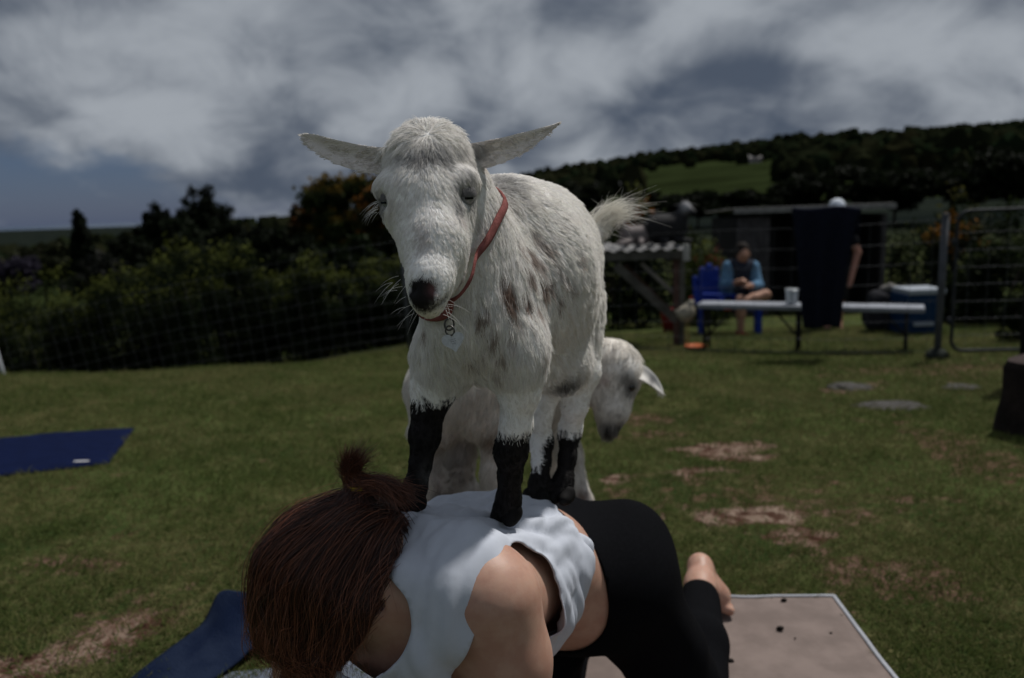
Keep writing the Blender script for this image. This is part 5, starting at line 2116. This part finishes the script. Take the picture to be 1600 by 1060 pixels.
def standing_person():
    f = on_g(1298, 512); Yb = f[1]
    def p(u, v, dy=0.0):
        return at(u, v, Yb + dy)
    R = empty('person', f); tag(R, 'standing person in white cap mostly hidden behind the hanging towel', 'person')
    lo, hi = p(1230, 525) - [.15, .5, .05], p(1370, 300) + [.15, .5, .1]
    S = SDF(lo, hi, .016)
    S.cap(p(1300, 425), p(1300, 372), .13, .15, .05)
    S.cap(p(1284, 355), p(1322, 355), .075, .075, .05)
    S.cap(p(1304, 348), p(1307, 338, -.05), .055, .052, .03)
    S.ell(p(1308, 328, -.07), (.078, .095, .105), k=.02)
    S.chain([(p(1326, 360), .055), (p(1340, 395, -.02), .043), (p(1330, 435, -.12), .032)], .02)
    S.cap(p(1330, 435, -.12), p(1327, 447, -.14), .034, .026, .01)
    S.chain([(p(1282, 360), .055), (p(1272, 398, -.02), .043), (p(1280, 435, -.12), .032)], .02)
    for u0, u1 in ((1290, 1293), (1310, 1312)):
        S.chain([(p(u0, 425), .095), (p((u0 + u1) / 2, 465), .062), (p(u1, 503), .036)], .03)
        S.cap(p(u1, 505), p(u1 - 1, 510, -.16), .034, .030, .02)
        for k in range(5):
            q = p(u1 - 1, 510, -.17) + [(k - 2) * .018, 0, -.01]
            S.cap(q, q + [0, -.035, -.004], .011, .010, .004)
    V, Q = S.mesh(); V = relax(V, Q, 2)
    V[:, 2] = np.maximum(V[:, 2], f[2] + .002)
    link('body', quads_np('body', V, Q), mat('ruddy_skin', (.40, .20, .15), .55, .1, 20), R, True)
    J = SDF(lo, hi, .016)
    J.cap(p(1300, 430), p(1300, 372), .15, .17, .05); J.cap(p(1284, 356), p(1322, 356), .095, .095, .05)
    J.chain([(p(1326, 360), .072), (p(1334, 378, -.01), .064)], .03); J.chain([(p(1282, 360), .072), (p(1276, 378), .064)], .03)
    V, Q = J.mesh(); V = relax(V, Q, 2); link('shirt', quads_np('shirt', V, Q), mat('black_shirt', (.012, .012, .015), .9), R, True)
    J = SDF(lo, hi, .016)
    for u0, u1 in ((1290, 1293), (1310, 1312)):
        J.chain([(p(u0, 425), .112), (p((u0 + u1) / 2, 462), .085)], .03)
    V, Q = J.mesh(); V = relax(V, Q, 2); link('shorts', quads_np('shorts', V, Q), mat('black_shorts', (.014, .014, .016), .9), R, True)
    c = p(1308, 322, -.07)
    J = SDF(c - .2, c + .2, .010)
    J.ell(c, (.092, .108, .090), k=.01)
    V, Q = J.mesh(); V[:, 2] = np.maximum(V[:, 2], c[2] - .012)
    capo = link('cap', quads_np('cap', V, Q), mat('white_cap', (.62, .66, .72), .8), R, True)
    J = SDF(c - .25, c + .25, .008); J.ell(c + [0, -.12, -.01], (.075, .085, .010), k=.0)
    V, Q = J.mesh(); link('peak', quads_np('peak', V, Q), mat('white_peak', (.60, .64, .70), .8), capo, True)


standing_person()

# ================================================================== cooler and things on it
def cooler():
    g = on_g(1432, 520)
    Y = g[1]
    s = Y / FPX
    R = empty('cool_box', g); tag(R, 'blue cool box with white lid beside the gate post', 'cool box')
    w, h = 56 * s, (476 - 452) * s
    c = at(1430, 474, Y)
    z0 = float(gz(c[0], c[1])); h = c[2] - z0 + 24 * s
    body = mat('cool_blue', (.008, .032, .085), .5, .15, 10); lid = mat('cool_lid', (.30, .33, .37), .55)
    m = MB(); m.box([c[0], c[1], z0 + h * .45], (w, .38, h * .9)); m.build('body', body, R, bevel=.02)
    m = MB(); m.box([c[0] + .03, c[1], z0 + h * .95], (w * 1.03, .41, h * .12)); m.build('lid', lid, R, bevel=.015)
    m = MB(); m.box([c[0], c[1] - .2, z0 + h * .25], (w * .55, .03, h * .08)); m.build('label_band', lid, R, bevel=.006)
    for sg in (-1, 1):
        m = MB(); q = np.array([c[0] + sg * w * .5, c[1], z0 + h * .6]); m.tube([q + [0, -.1, 0], q + [sg * .03, -.08, -.03], q + [sg * .03, .08, -.03], q + [0, .1, 0]], .012, 8); m.build('handle', lid, R, True)
    # bundle lying behind the bench: dark bag with pale sleeve
    b = at(1392, 455, Y + .3); gb_ = float(gz(b[0], b[1]))
    B = empty('duffel_bag', [b[0], b[1], gb_]); tag(B, 'dark bag with pale folded top beside the blue cool box', 'bag')
    S = SDF([b[0] - .35, b[1] - .3, gb_ - .02], [b[0] + .35, b[1] + .3, b[2] + .25], .014)
    S.cap([b[0] - .16, b[1], gb_ + .15], [b[0] + .14, b[1], gb_ + .15], .15, .14, .05); S.cap([b[0] - .15, b[1], b[2] - .12], [b[0] + .12, b[1], b[2] - .16], .13, .11, .08)
    S.cap([b[0] - .15, b[1], gb_ + .15], [b[0] - .12, b[1], b[2] - .1], .14, .12, .05)
    V, Q = S.mesh(); V[:, 2] = np.maximum(V[:, 2], gb_); V = V + vnormals(V, Q) * (.02 * np_noise(V, 9, 2))[:, None]
    link('sack', quads_np('sack', V, Q), mat('bag_cloth', (.018, .018, .022), .9), B, True)
    S = SDF(b - .3, b + .3, .01)
    S.chain([(b + [-.10, 0, .03], .03), (b + [-.02, -.03, .05], .036), (b + [.08, -.03, .02], .03), (b + [.15, -.02, -.04], .02)], .03)
    V, Q = S.mesh(); V = V + vnormals(V, Q) * (.008 * np_noise(V, 25, 2))[:, None]; link('folded_top', quads_np('folded_top', V, Q), mat('pale_cloth', (.30, .28, .26), .9, .3, 20), B, True)


cooler()

# ================================================================== shed
def shed():
    Y = 13.0
    s = Y / FPX
    def p(u, v, dy=0):
        return at(u, v, Y + dy)
    zt = p(1260, 332)[2]
    x0, x1 = p(1152, 330)[0], p(1383, 330)[0]
    zg = float(gz(x0, Y)) - .1
    R = empty('shed', [(x0 + x1) / 2, Y, zg]); tag(R, 'low dark boarded goat shed with pale roof edge', 'shed')
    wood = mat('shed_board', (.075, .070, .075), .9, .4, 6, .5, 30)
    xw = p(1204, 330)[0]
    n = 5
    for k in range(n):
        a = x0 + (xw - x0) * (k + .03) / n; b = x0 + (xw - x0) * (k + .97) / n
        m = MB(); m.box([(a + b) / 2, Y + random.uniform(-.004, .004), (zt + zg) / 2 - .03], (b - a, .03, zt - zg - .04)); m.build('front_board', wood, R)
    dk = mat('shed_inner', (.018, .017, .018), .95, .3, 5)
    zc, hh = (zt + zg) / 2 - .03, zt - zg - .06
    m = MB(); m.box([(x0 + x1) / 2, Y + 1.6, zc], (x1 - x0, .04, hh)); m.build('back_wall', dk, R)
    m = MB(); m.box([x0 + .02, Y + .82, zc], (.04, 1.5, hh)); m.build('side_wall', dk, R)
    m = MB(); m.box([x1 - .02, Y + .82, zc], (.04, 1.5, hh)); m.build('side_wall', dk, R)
    for u in (1290, 1380):
        q = p(u, 400)
        m = MB(); m.box([q[0], Y + .02, zc], (.07, .07, hh)); m.build('post', wood, R)
    rf = mat('roof_sheet', (.18, .175, .17), .7, .3, 8, metal=.2)
    nx = 34
    G = np.zeros((nx * 3, 8, 3))
    for i in range(nx * 3):
        for j in range(8):
            x = x0 - .08 + (x1 - x0 + .16) * i / (nx * 3 - 1)
            G[i, j] = (x, Y - .15 + 2.0 * j / 7, zt + .03 + .07 * (1 - j / 7) + .010 * math.sin(i * 2 * PI / 3))
    sheet('roof', G, .006, rf, R)
    m = MB(); m.beam([x0 - .1, Y - .17, zt + .06], [x1 + .1, Y - .17, zt + .06], .025, .085); m.build('fascia', mat('pale_fascia', (.24, .235, .23), .8, .3, 10), R)


shed()

# ================================================================== timber shelter with corrugated roof, goats lying on it
def shelter():
    g = on_g(1064, 541); Y = g[1]; z0 = g[2]
    def p(u, v, dy=0):
        return at(u, v, Y + dy)
    R = empty('timber_shelter', g); tag(R, 'timber shelter with corrugated roof and diagonal braces, goats on top', 'shelter')
    wd = mat('weathered_timber', (.105, .10, .088), .9, .4, 6, .5, 40); pk = mat('reddish_timber', (.11, .066, .056), .9, .35, 8, .4, 40)
    xl, xr = p(900, 392)[0], p(1072, 392)[0]
    zt = p(1000, 396)[2]
    D = .95
    rf = mat('corrugated_sheet', (.26, .255, .25), .7, .35, 9, metal=.1)
    n = 66
    G = np.zeros((n, 6, 3))
    per = p(1000, 392)[0] - p(979, 392)[0]
    for i in range(n):
        x = xl + (xr - xl) * i / (n - 1)
        for j in range(6):
            G[i, j] = (x, Y - .06 + (D + .12) * j / 5, zt + .035 + .014 * math.sin(2 * PI * x / per) + .03 * j / 5)
    sheet('roof_sheet', G, .005, rf, R)
    m = MB(); m.beam([xl, Y, zt - .03], [xr - .03, Y, zt - .03], .045, .075); m.build('front_beam', wd, R)
    m = MB(); m.beam([xl, Y + D, zt - .03], [xr - .03, Y + D, zt - .03], .045, .09); m.build('back_beam', wd, R)
    for u, dy, mt in ((1067, 0, wd), (1056, .06, pk), (1062, D, wd), (905, 0, wd), (905, D, wd)):
        q = p(u, 400, dy); b = float(gz(q[0], Y + dy))
        m = MB(); m.box([q[0], Y + dy + (.05 if dy == 0 else 0), (b - .1 + zt) / 2], (.055, .05, zt - b + .03)); m.build('post', mt, R)
    q = p(1070, 392)
    m = MB(); m.box([q[0], Y - .07, zt - .005], (.07, .03, .17)); m.build('corner_cap', mat('pale_cap', (.42, .41, .39), .9, .3, 20), R, bevel=.006)
    for a, b, w, mt in (((962, 415, -.05), (1056, 500, -.05), .085, wd), ((1002, 412, .1), (1052, 457, .1), .04, mat('pale_brace', (.24, .22, .20), .9, .3, 10)), ((975, 415, .5), (1050, 490, .5), .06, pk)):
        m = MB(); m.beam(p(*a), p(*b), .03, w, up=(0, 0, 1)); m.build('brace', mt, R)
    # goats resting on the roof
    zr = zt + .06
    def lying_goat(u, vtop, w, h, label, col, patch, face):
        c = p(u, 392, .45); c[2] = zr
        G_ = empty('goat', c); tag(G_, label, 'goat')
        S = SDF(c - [.45, .35, .02], c + [.45, .35, .55], .012)
        f = np.array([face, -.25, 0.0])
        S.cap(c + [-face * w * .3, .03, h * .36], c + [face * w * .15, 0, h * .38], h * .36, h * .33, .05)
        S.cap(c + f * w * .22 + [0, 0, h * .45], c + f * w * .40 + [0, 0, h * .78], h * .20, h * .15, .04)
        hd = c + f * w * .42 + [0, 0, h * .84]
        S.ell(hd, (h * .14, h * .14, h * .14), k=.02)
        S.cap(hd, hd + np.array([face * .6, -.8, -.45]) * h * .26, h * .12, h * .07, .02)
        for s_ in (-1, 1):
            S.cap(hd + [s_ * h * .08, .01, h * .06], hd + [s_ * h * .26, .02, h * .05], h * .05, h * .025, .01)
            S.cap(hd + [s_ * h * .05, .01, h * .12], hd + [s_ * h * .07, .04, h * .26], h * .03, h * .012, .01)
        for k, (a_, b_) in enumerate(((.25, -.16), (.30, -.10), (-.35, -.16))):
            S.cap(c + [face * w * a_ * .6, b_ * .6, .05], c + [face * w * (a_ + .22), b_ - .04, .035], .04, .022, .02)
        S.cap(c + [-face * w * .45, .04, h * .45], c + [-face * w * .55, .06, h * .55], .03, .012, .02)
        V, Q = S.mesh(); V = relax(V, Q, 1); V[:, 2] = np.maximum(V[:, 2], zr)
        me = quads_np('body', V, Q)
        wt = np.exp(-((V - (hd + [0, -h * .1, h * .02])) ** 2).sum(1) / (h * .12) ** 2)[:, None] * patch
        nz_ = np_noise(V, 14, 1)[:, None]
        vcol(me, np.array(col) * (1 + .35 * nz_) * (1 - wt) + np.array([.4, .4, .42]) * wt)
        link('body', me, HIDE, G_, True)
        for s_ in (-1, 1):
            m = MB(); m.lathe([(.0, -.008), (.008, 0), (.0, .008)], hd + np.array([face * .05 + s_ * h * .10, -h * .12, h * .03]), 8); m.build('eye', HORNY, G_, True)
    lying_goat(1045, 335, .40, .46, 'black goat with white blaze resting on the corrugated shelter roof', (.012, .012, .013), .9, 1)
    lying_goat(990, 355, .36, .30, 'grey brown goat lying down on the corrugated shelter roof', (.17, .145, .14), .0, -1)


shelter()

def hen():
    g = on_g(1072, 546); Y = g[1]
    def p(u, v, dy=0):
        return at(u, v, Y + dy)
    R = empty('hen', p(1072, 545)); tag(R, 'cream hen standing beside the timber shelter post', 'hen')
    S = SDF(p(1072, 500) - [.25, .2, .25], p(1072, 480) + [.25, .2, .2], .008)
    S.ell(p(1072, 490), (.085, .07, .085), k=.02)
    S.cap(p(1076, 486), p(1079, 473), .05, .032, .04)
    S.cap(p(1068, 490), p(1056, 487), .045, .012, .04)
    S.cap(p(1080, 471), p(1085, 472), .014, .004, .01)
    V, Q = S.mesh(); V = relax(V, Q, 1); V = V + vnormals(V, Q) * (.006 * np_noise(V, 40, 1))[:, None]
    link('body', quads_np('body', V, Q), mat('cream_feathers', (.40, .36, .29), .9, .3, 30), R, True)
    for u in (1070, 1075):
        a, b = p(u, 500), p(u, 500); b[2] = gz(b[0], b[1])
        m = MB(); m.tube([a, b], .007, 6)
        for k in (-.5, 0, .5):
            m.tube([b + [0, 0, .006], b + [k * .04, -.04, .004]], .005, 5)
        m.build('leg', mat('hen_leg', (.25, .17, .06), .7), R, True)
    m = MB(); c = p(1080, 466)
    for k in range(3):
        m.tube([c + [.01 * (k - 1), 0, -.01], c + [.012 * (k - 1), 0, .016]], [.008, .003], 6)
    m.build('comb', mat('hen_comb', (.32, .03, .03), .6), R, True)
    # red feed bucket behind the post and an orange dish on the grass
    q = on_g(1050, 520); m = MB(); zb = float(gz(q[0], q[1]))
    B = empty('feed_bucket', [q[0], q[1], zb]); tag(B, 'red plastic feed bucket behind the shelter posts', 'bucket')
    m.lathe([(.11, 0), (.15, .28), (.155, .30), (.145, .30), (.105, .02), (0, .015)], [q[0], q[1], zb], 18); m.build('pail', mat('red_plastic', (.20, .012, .014), .5), B, True)
    m = MB(); m.tube([np.array([q[0], q[1], zb + .29]) + [.15 * math.cos(t), -.06 * math.sin(t), -.08 * math.sin(t)] for t in np.linspace(0, PI, 9)], .005, 6); m.build('handle', GALV, B, True)
    q = on_g(1087, 546); m = MB(); m.lathe([(.08, .0), (.11, .035), (.115, .04), (.105, .04), (.075, .012), (0, .012)], q, 18)
    tag(m.build('feed_dish', mat('orange_plastic', (.42, .10, .03), .6), None, True), 'shallow orange feed dish on the grass below the bench', 'dish')


hen()
# ================================================================== hedge, shrubs, trees
LEAF = attr_mat('leaves', .7, .06, trans=.25)
BARK = mat('bark', (.05, .040, .032), .95, .4, 8, .8, 40)


def leaf_cloud(blobs, n, size, c_lo, c_hi, seed, tip=None, tipshare=0.0, up_bias=.3, shell=.35, tip_z=None):
    """n small leaves in the outer part of a set of ellipsoid clumps (c, r(3)); returns V, Q, C"""
    rg = np.random.default_rng(seed)
    cs = np.array([b[0] for b in blobs]); rs = np.array([np.broadcast_to(b[1], 3) for b in blobs])
    w = (rs[:, 0] * rs[:, 2]); k = rg.choice(len(blobs), n, p=w / w.sum())
    d = unit(rg.normal(size=(n, 3)))
    rr = rg.random((n, 1)) ** shell
    P = cs[k] + d * rs[k] * rr * (1 + .18 * rg.normal(size=(n, 1)))
    a = unit(d * .5 + rg.normal(size=(n, 3)) + [0, 0, up_bias])
    b = unit(np.cross(a, rg.normal(size=(n, 3))))
    s = size * rg.uniform(.5, 1.4, (n, 1))
    c = np.cross(a, b)
    V = np.stack([P - b * s * .5, P + c * s * .28 + a * s * .06, P + b * s * .5, P - c * s * .28 + a * s * .06], 1).reshape(-1, 3)
    Q = np.arange(n * 4).reshape(-1, 4)
    t = rg.random((n, 1))
    lock = rg.uniform(.65, 1.35, (len(blobs), 1))[k]
    C = (np.array(c_lo) * (1 - t) + np.array(c_hi) * t) * lock
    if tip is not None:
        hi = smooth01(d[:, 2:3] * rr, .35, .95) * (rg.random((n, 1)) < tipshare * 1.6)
        if tip_z is not None:  # lit top put into the leaf colour, together with new growth
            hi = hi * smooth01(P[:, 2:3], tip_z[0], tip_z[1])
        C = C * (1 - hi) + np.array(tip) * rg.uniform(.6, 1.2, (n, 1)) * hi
    return V, Q, np.repeat(C, 4, 0)


def leaf_obj(name, data, parent):
    V, Q, C = data
    me = quads_np(name, V, Q, False); vcol(me, C)
    return link(name, me, LEAF, parent, True)


def clumps(c, r, n, seed, rmin=.25, rmax=.5, flat=1.0):
    rg = np.random.default_rng(seed)
    out = [(np.array(c), np.array(r) * .62)]
    for i in range(n):
        d = unit(rg.normal(size=3)); q = rg.uniform(.45, .92)
        out.append((np.array(c) + d * np.array(r) * q, np.array(r) * rg.uniform(rmin, rmax) * [1, 1, flat]))
    return out


def shrub(u, v_top, v_base, Y, w_px, label, c_lo, c_hi, tip, seed, n=5200, group=None, size=.05, tipshare=.55, name='shrub', flower=None, base_z=None):
    s = Y / FPX
    c = at(u, v_top, Y)
    zb = float(gz(c[0], Y)) if base_z is None else base_z
    h = max(.3, c[2] - zb)
    R = empty(name, [c[0], Y, zb]); tag(R, label, 'shrub', group)
    r = np.array([w_px * s / 2, w_px * s / 2 * .9, h * .52])
    cc = np.array([c[0], Y, zb + h * .50])
    bl = clumps(cc, r, 30, seed, .22, .42)
    rb = np.random.default_rng(seed + 77)
    for k in range(9):                                   # skirts down to the ground
        a = rb.uniform(0, 6.28); bl.append((np.array([c[0] + r[0] * .8 * math.cos(a), Y + r[1] * .8 * math.sin(a), zb + h * rb.uniform(.08, .25)]), r * [.34, .34, .26]))
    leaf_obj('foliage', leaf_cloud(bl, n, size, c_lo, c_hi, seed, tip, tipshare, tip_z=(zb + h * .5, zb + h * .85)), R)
    rg = np.random.default_rng(seed)
    for k in range(4):
        a = rg.uniform(0, 6.28)
        m = MB(); b = np.array([c[0] + .06 * math.cos(a), Y + .06 * math.sin(a), zb - .05])
        m.tube([b, b + [.12 * r[0] * math.cos(a), .1 * math.sin(a), h * .35], b + [.5 * r[0] * math.cos(a), .4 * r[1] * math.sin(a), h * .7]], [.018, .014, .006], 6)
        m.build('stem', BARK, R, True)
    if flower is not None:
        rg = np.random.default_rng(seed + 50)
        n2 = flower[1]
        bl = clumps(cc + [0, -r[1] * .3, r[2] * .45], r * [.8, .8, .45], 12, seed + 9, .15, .3)
        leaf_obj('blossom', leaf_cloud(bl, n2, size * .9, np.array(flower[0]) * .6, flower[0], seed + 3), R)
    return R


DG, MG, YG = (.005, .009, .003), (.013, .021, .006), (.15, .17, .035)  # YG: new growth, brightened to paint in the hedge's sunlit top
# hedge behind the sagging fence, bush by bush
hedge = [(-40, 455, 150), (45, 450, 150), (110, 448, 110), (185, 428, 130), (245, 415, 110), (325, 388, 120), (372, 402, 80), (430, 428, 120), (495, 416, 120), (560, 418, 110), (612, 408, 110), (668, 405, 120), (730, 400, 120)]
hl_ = ['broad dark hedge bush under the coast view, at the end of the hedge', 'rounded low hedge bush behind the pale fence post', 'small hedge bush in the dip of the hedge top', 'hedge bush with yellow-green crown right of the dip', 'hedge bush leaning against the tallest one',
       'tallest hedge bush, square topped, new growth with sunlit tone in its colour', 'narrow bush tucked beside the tallest hedge bush', 'hedge bush in the low stretch past the tallest one', 'hedge bush below the bare dark trees', 'hedge bush under the tall orange-tinged tree',
       'hedge bush beside the white goat face', 'hedge bush hidden behind the standing goat, near the fence corner', 'hedge bush hidden behind the standing goat, past the fence corner']
for k, (u, v, w) in enumerate(hedge):
    Y = 10.6 + .25 * math.sin(k * 2.1)
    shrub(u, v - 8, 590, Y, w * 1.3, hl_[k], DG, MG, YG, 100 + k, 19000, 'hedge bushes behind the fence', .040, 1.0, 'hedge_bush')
# lower skirts of the hedge are part of each bush; darker since the painted sunlit tone stays on the crown

# flowering and green shrubs beyond the right-hand fence
OR = (.36, .11, .02)
shrub(1000, 295, 400, 11.2, 90, 'croton shrub with orange and red leaves behind the shelter', DG, MG, (.12, .13, .03), 301, 4200, 'garden shrubs beyond the fence', .07, .4, flower=(OR, 350))
shrub(955, 340, 420, 11.0, 80, 'green garden shrub behind the goat tail', DG, MG, YG, 302, 3200, 'garden shrubs beyond the fence', .06, .5)
shrub(1112, 385, 470, 11.4, 110, 'yellow-green garden shrub above the blue chair', (.03, .045, .012), (.06, .075, .018), (.13, .14, .03), 303, 4200, 'garden shrubs beyond the fence', .06, .6, flower=((.18, .05, .03), 160))
shrub(1062, 350, 470, 12.4, 90, 'dark garden shrub behind the black goat', DG, MG, (.05, .06, .02), 304, 3400, 'garden shrubs beyond the fence', .06, .4)
shrub(1488, 318, 430, 10.6, 110, 'orange and yellow leaved shrub over the gate post', DG, MG, (.13, .12, .03), 305, 4200, 'garden shrubs beyond the fence', .07, .5, flower=((.30, .13, .02), 420))
shrub(1560, 372, 520, 9.6, 120, 'dense green shrub behind the gate', DG, MG, (.07, .09, .025), 306, 5200, 'garden shrubs beyond the fence', .06, .4)
shrub(1515, 425, 520, 9.9, 90, 'low bright green shrub seen through the gate', DG, MG, (.09, .12, .03), 307, 4200, 'garden shrubs beyond the fence', .06, .5)
shrub(1610, 300, 520, 11.2, 150, 'tall green shrub behind the black timber post', DG, MG, (.05, .07, .02), 308, 5200, 'garden shrubs beyond the fence', .06, .4)
shrub(1600, 455, 560, 7.6, 70, 'small leafy shrub at the foot of the black post', DG, MG, (.09, .11, .03), 309, 2600, 'garden shrubs beyond the fence', .045, .5)
shrub(1435, 350, 500, 14.5, 110, 'dark shrub beyond the shed corner', DG, MG, (.04, .05, .016), 310, 3000, 'garden shrubs beyond the fence', .07, .3)


def tree(u, v_top, Y, w_px, label, seed, c_lo, c_hi, shape='broad', n=7000, size=.22, tip=None, crown_share=.72, group='trees beyond the hedge', nb=34):
    s = Y / FPX
    c = at(u, v_top, Y)
    zb = float(gz(c[0], Y)) if Y < 60 else float(gz(c[0], Y))
    h = c[2] - zb
    R = empty('tree' if shape != 'conifer' else 'conifer', [c[0], Y, zb]); tag(R, label, 'tree', group)
    rg = np.random.default_rng(seed)
    base = np.array([c[0], Y, zb])
    rw = w_px * s / 2
    bl = []
    if shape == 'conifer':
        for k in range(26):
            t = k / 25
            zz_ = h * (.15 + .85 * t); r = rw * (1 - t) ** .85 + .15
            for j in range(5 if t < .8 else 2):
                a = rg.uniform(0, 6.28)
                bl.append((base + [r * .55 * math.cos(a), r * .55 * math.sin(a), zz_], [r * .45 + .08, r * .45 + .08, h * .045]))
    else:
        ch = h * crown_share
        for k in range(nb):
            d = unit(rg.normal(size=3)); q = rg.uniform(.35, .95)
            f = rg.uniform(.20, .40)
            if shape == 'open':
                f = rg.uniform(.14, .28)
            bl.append((base + [0, 0, h - ch * .5] + d * [rw * q, rw * q * .8, ch * .5 * q], np.array([rw * f, rw * f, ch * .5 * f * .8])))
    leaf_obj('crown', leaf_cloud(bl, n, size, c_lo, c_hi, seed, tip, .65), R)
    m = MB(); tr = max(.08, h * .022)
    m.tube([base - [0, 0, .3], base + [.02 * h, 0, h * .3], base + [-.01 * h, 0, h * .55], base + [.01 * h, 0, h * .9]], [tr * 1.3, tr, tr * .7, tr * .2], 9); m.build('trunk', BARK, R, True)
    if shape != 'conifer':
        for k in range(7):
            e = bl[rg.integers(len(bl))][0]
            st = base + [0, 0, h * rg.uniform(.3, .6)]
            m = MB(); m.tube([st, st * .5 + e * .5 + [0, 0, .05 * h], e], [tr * .5, tr * .35, tr * .12], 6); m.build('limb', BARK, R, True)
    return R


DK, DK2 = (.004, .0065, .003), (.011, .016, .007)
tree(122, 335, 34, 40, 'slim dark conifer standing alone against the sea', 401, DK, DK2, 'conifer', 9000, .20)
tree(312, 294, 36, 100, 'tall spreading tree with open tiered crown', 402, DK, DK2, 'open', 15000, .17, nb=95)
tree(242, 322, 38, 75, 'rounded dark tree beside the tall spreading tree', 403, DK, DK2, 'open', 11000, .17, nb=70)
tree(275, 340, 33, 130, 'broad dark tree filling the gap under the spreading tree', 404, DK, DK2, 'broad', 7500, .24)
tree(205, 362, 30, 90, 'low dark tree near the conifer', 405, DK, DK2, 'broad', 5200, .22)
tree(360, 350, 34, 90, 'dark tree on the downhill side of the spreading tree', 406, DK, DK2, 'broad', 5200, .24)
tree(532, 260, 22, 125, 'tall bushy tree with orange-tinged foliage', 407, (.010, .018, .005), (.034, .042, .011), 'broad', 11000, .15, (.16, .10, .014))
tree(482, 305, 23, 75, 'smaller tree with rust coloured leaves beside the tall bushy one', 408, (.014, .018, .008), (.030, .024, .008), 'broad', 6000, .17, (.13, .05, .012))
tree(590, 292, 20, 90, 'orange leaved tree behind the goat ear', 409, (.016, .020, .008), (.032, .030, .008), 'broad', 6500, .15, (.24, .09, .014))
tree(430, 345, 30, 110, 'low dark tree between the two tall ones', 410, DK, DK2, 'broad', 5200, .24)
tree(640, 320, 18, 100, 'leafy tree directly behind the goat head', 411, DK, MG, 'broad', 5200, .15, YG)
tree(60, 378, 40, 110, 'low scrubby tree above the hedge on the coast side', 412, DK, (.04, .044, .02), 'broad', 5200, .28)
tree(150, 395, 24, 110, 'dusky tree just behind the low hedge', 413, DK, (.022, .022, .020), 'broad', 5200, .2)
tree(0, 392, 26, 110, 'purple tinged tree at the coast end of the hedge', 414, (.014, .012, .020), (.032, .028, .045), 'broad', 5200, .2)
tree(330, 372, 17, 130, 'dark tree just behind the tallest hedge bush', 415, DK, DK2, 'broad', 5200, .16)
tree(460, 375, 17, 130, 'dark tree just behind the middle of the hedge', 416, DK, DK2, 'broad', 5200, .16)
tree(560, 372, 15, 120, 'dark tree behind the far end of the hedge', 417, DK, MG, 'broad', 5200, .14)
tree(230, 400, 17, 130, 'shadowy tree behind the dip in the hedge', 418, DK, DK2, 'broad', 5200, .16)
RG = 'trees below the pasture'
for k, (u, v, Y, w, lab) in enumerate(((900, 275, 60, 120, 'dark tree rising beside the goat rump'), (1010, 296, 62, 90, 'rounded dark tree below the grey farmhouse'), (1090, 300, 58, 110, 'dark tree under the pasture, behind the shelter'),
                                       (1160, 300, 50, 110, 'dark tree behind the pale shed roof edge'), (1235, 285, 52, 90, 'dark tree at the pasture corner'), (1300, 262, 48, 150, 'large dark tree above the white cap'),
                                       (1400, 258, 50, 150, 'broad dark tree above the shed end'), (1490, 255, 46, 140, 'dark tree above the orange leaved shrub'), (1580, 235, 40, 170, 'tall dark tree beyond the gate'))):
    tree(u, v, Y, w, lab, 500 + k, (.004, .006, .003), (.011, .015, .006), 'broad', 6500, .36, group=RG)
print('script s', round(time.time() - T0, 1))
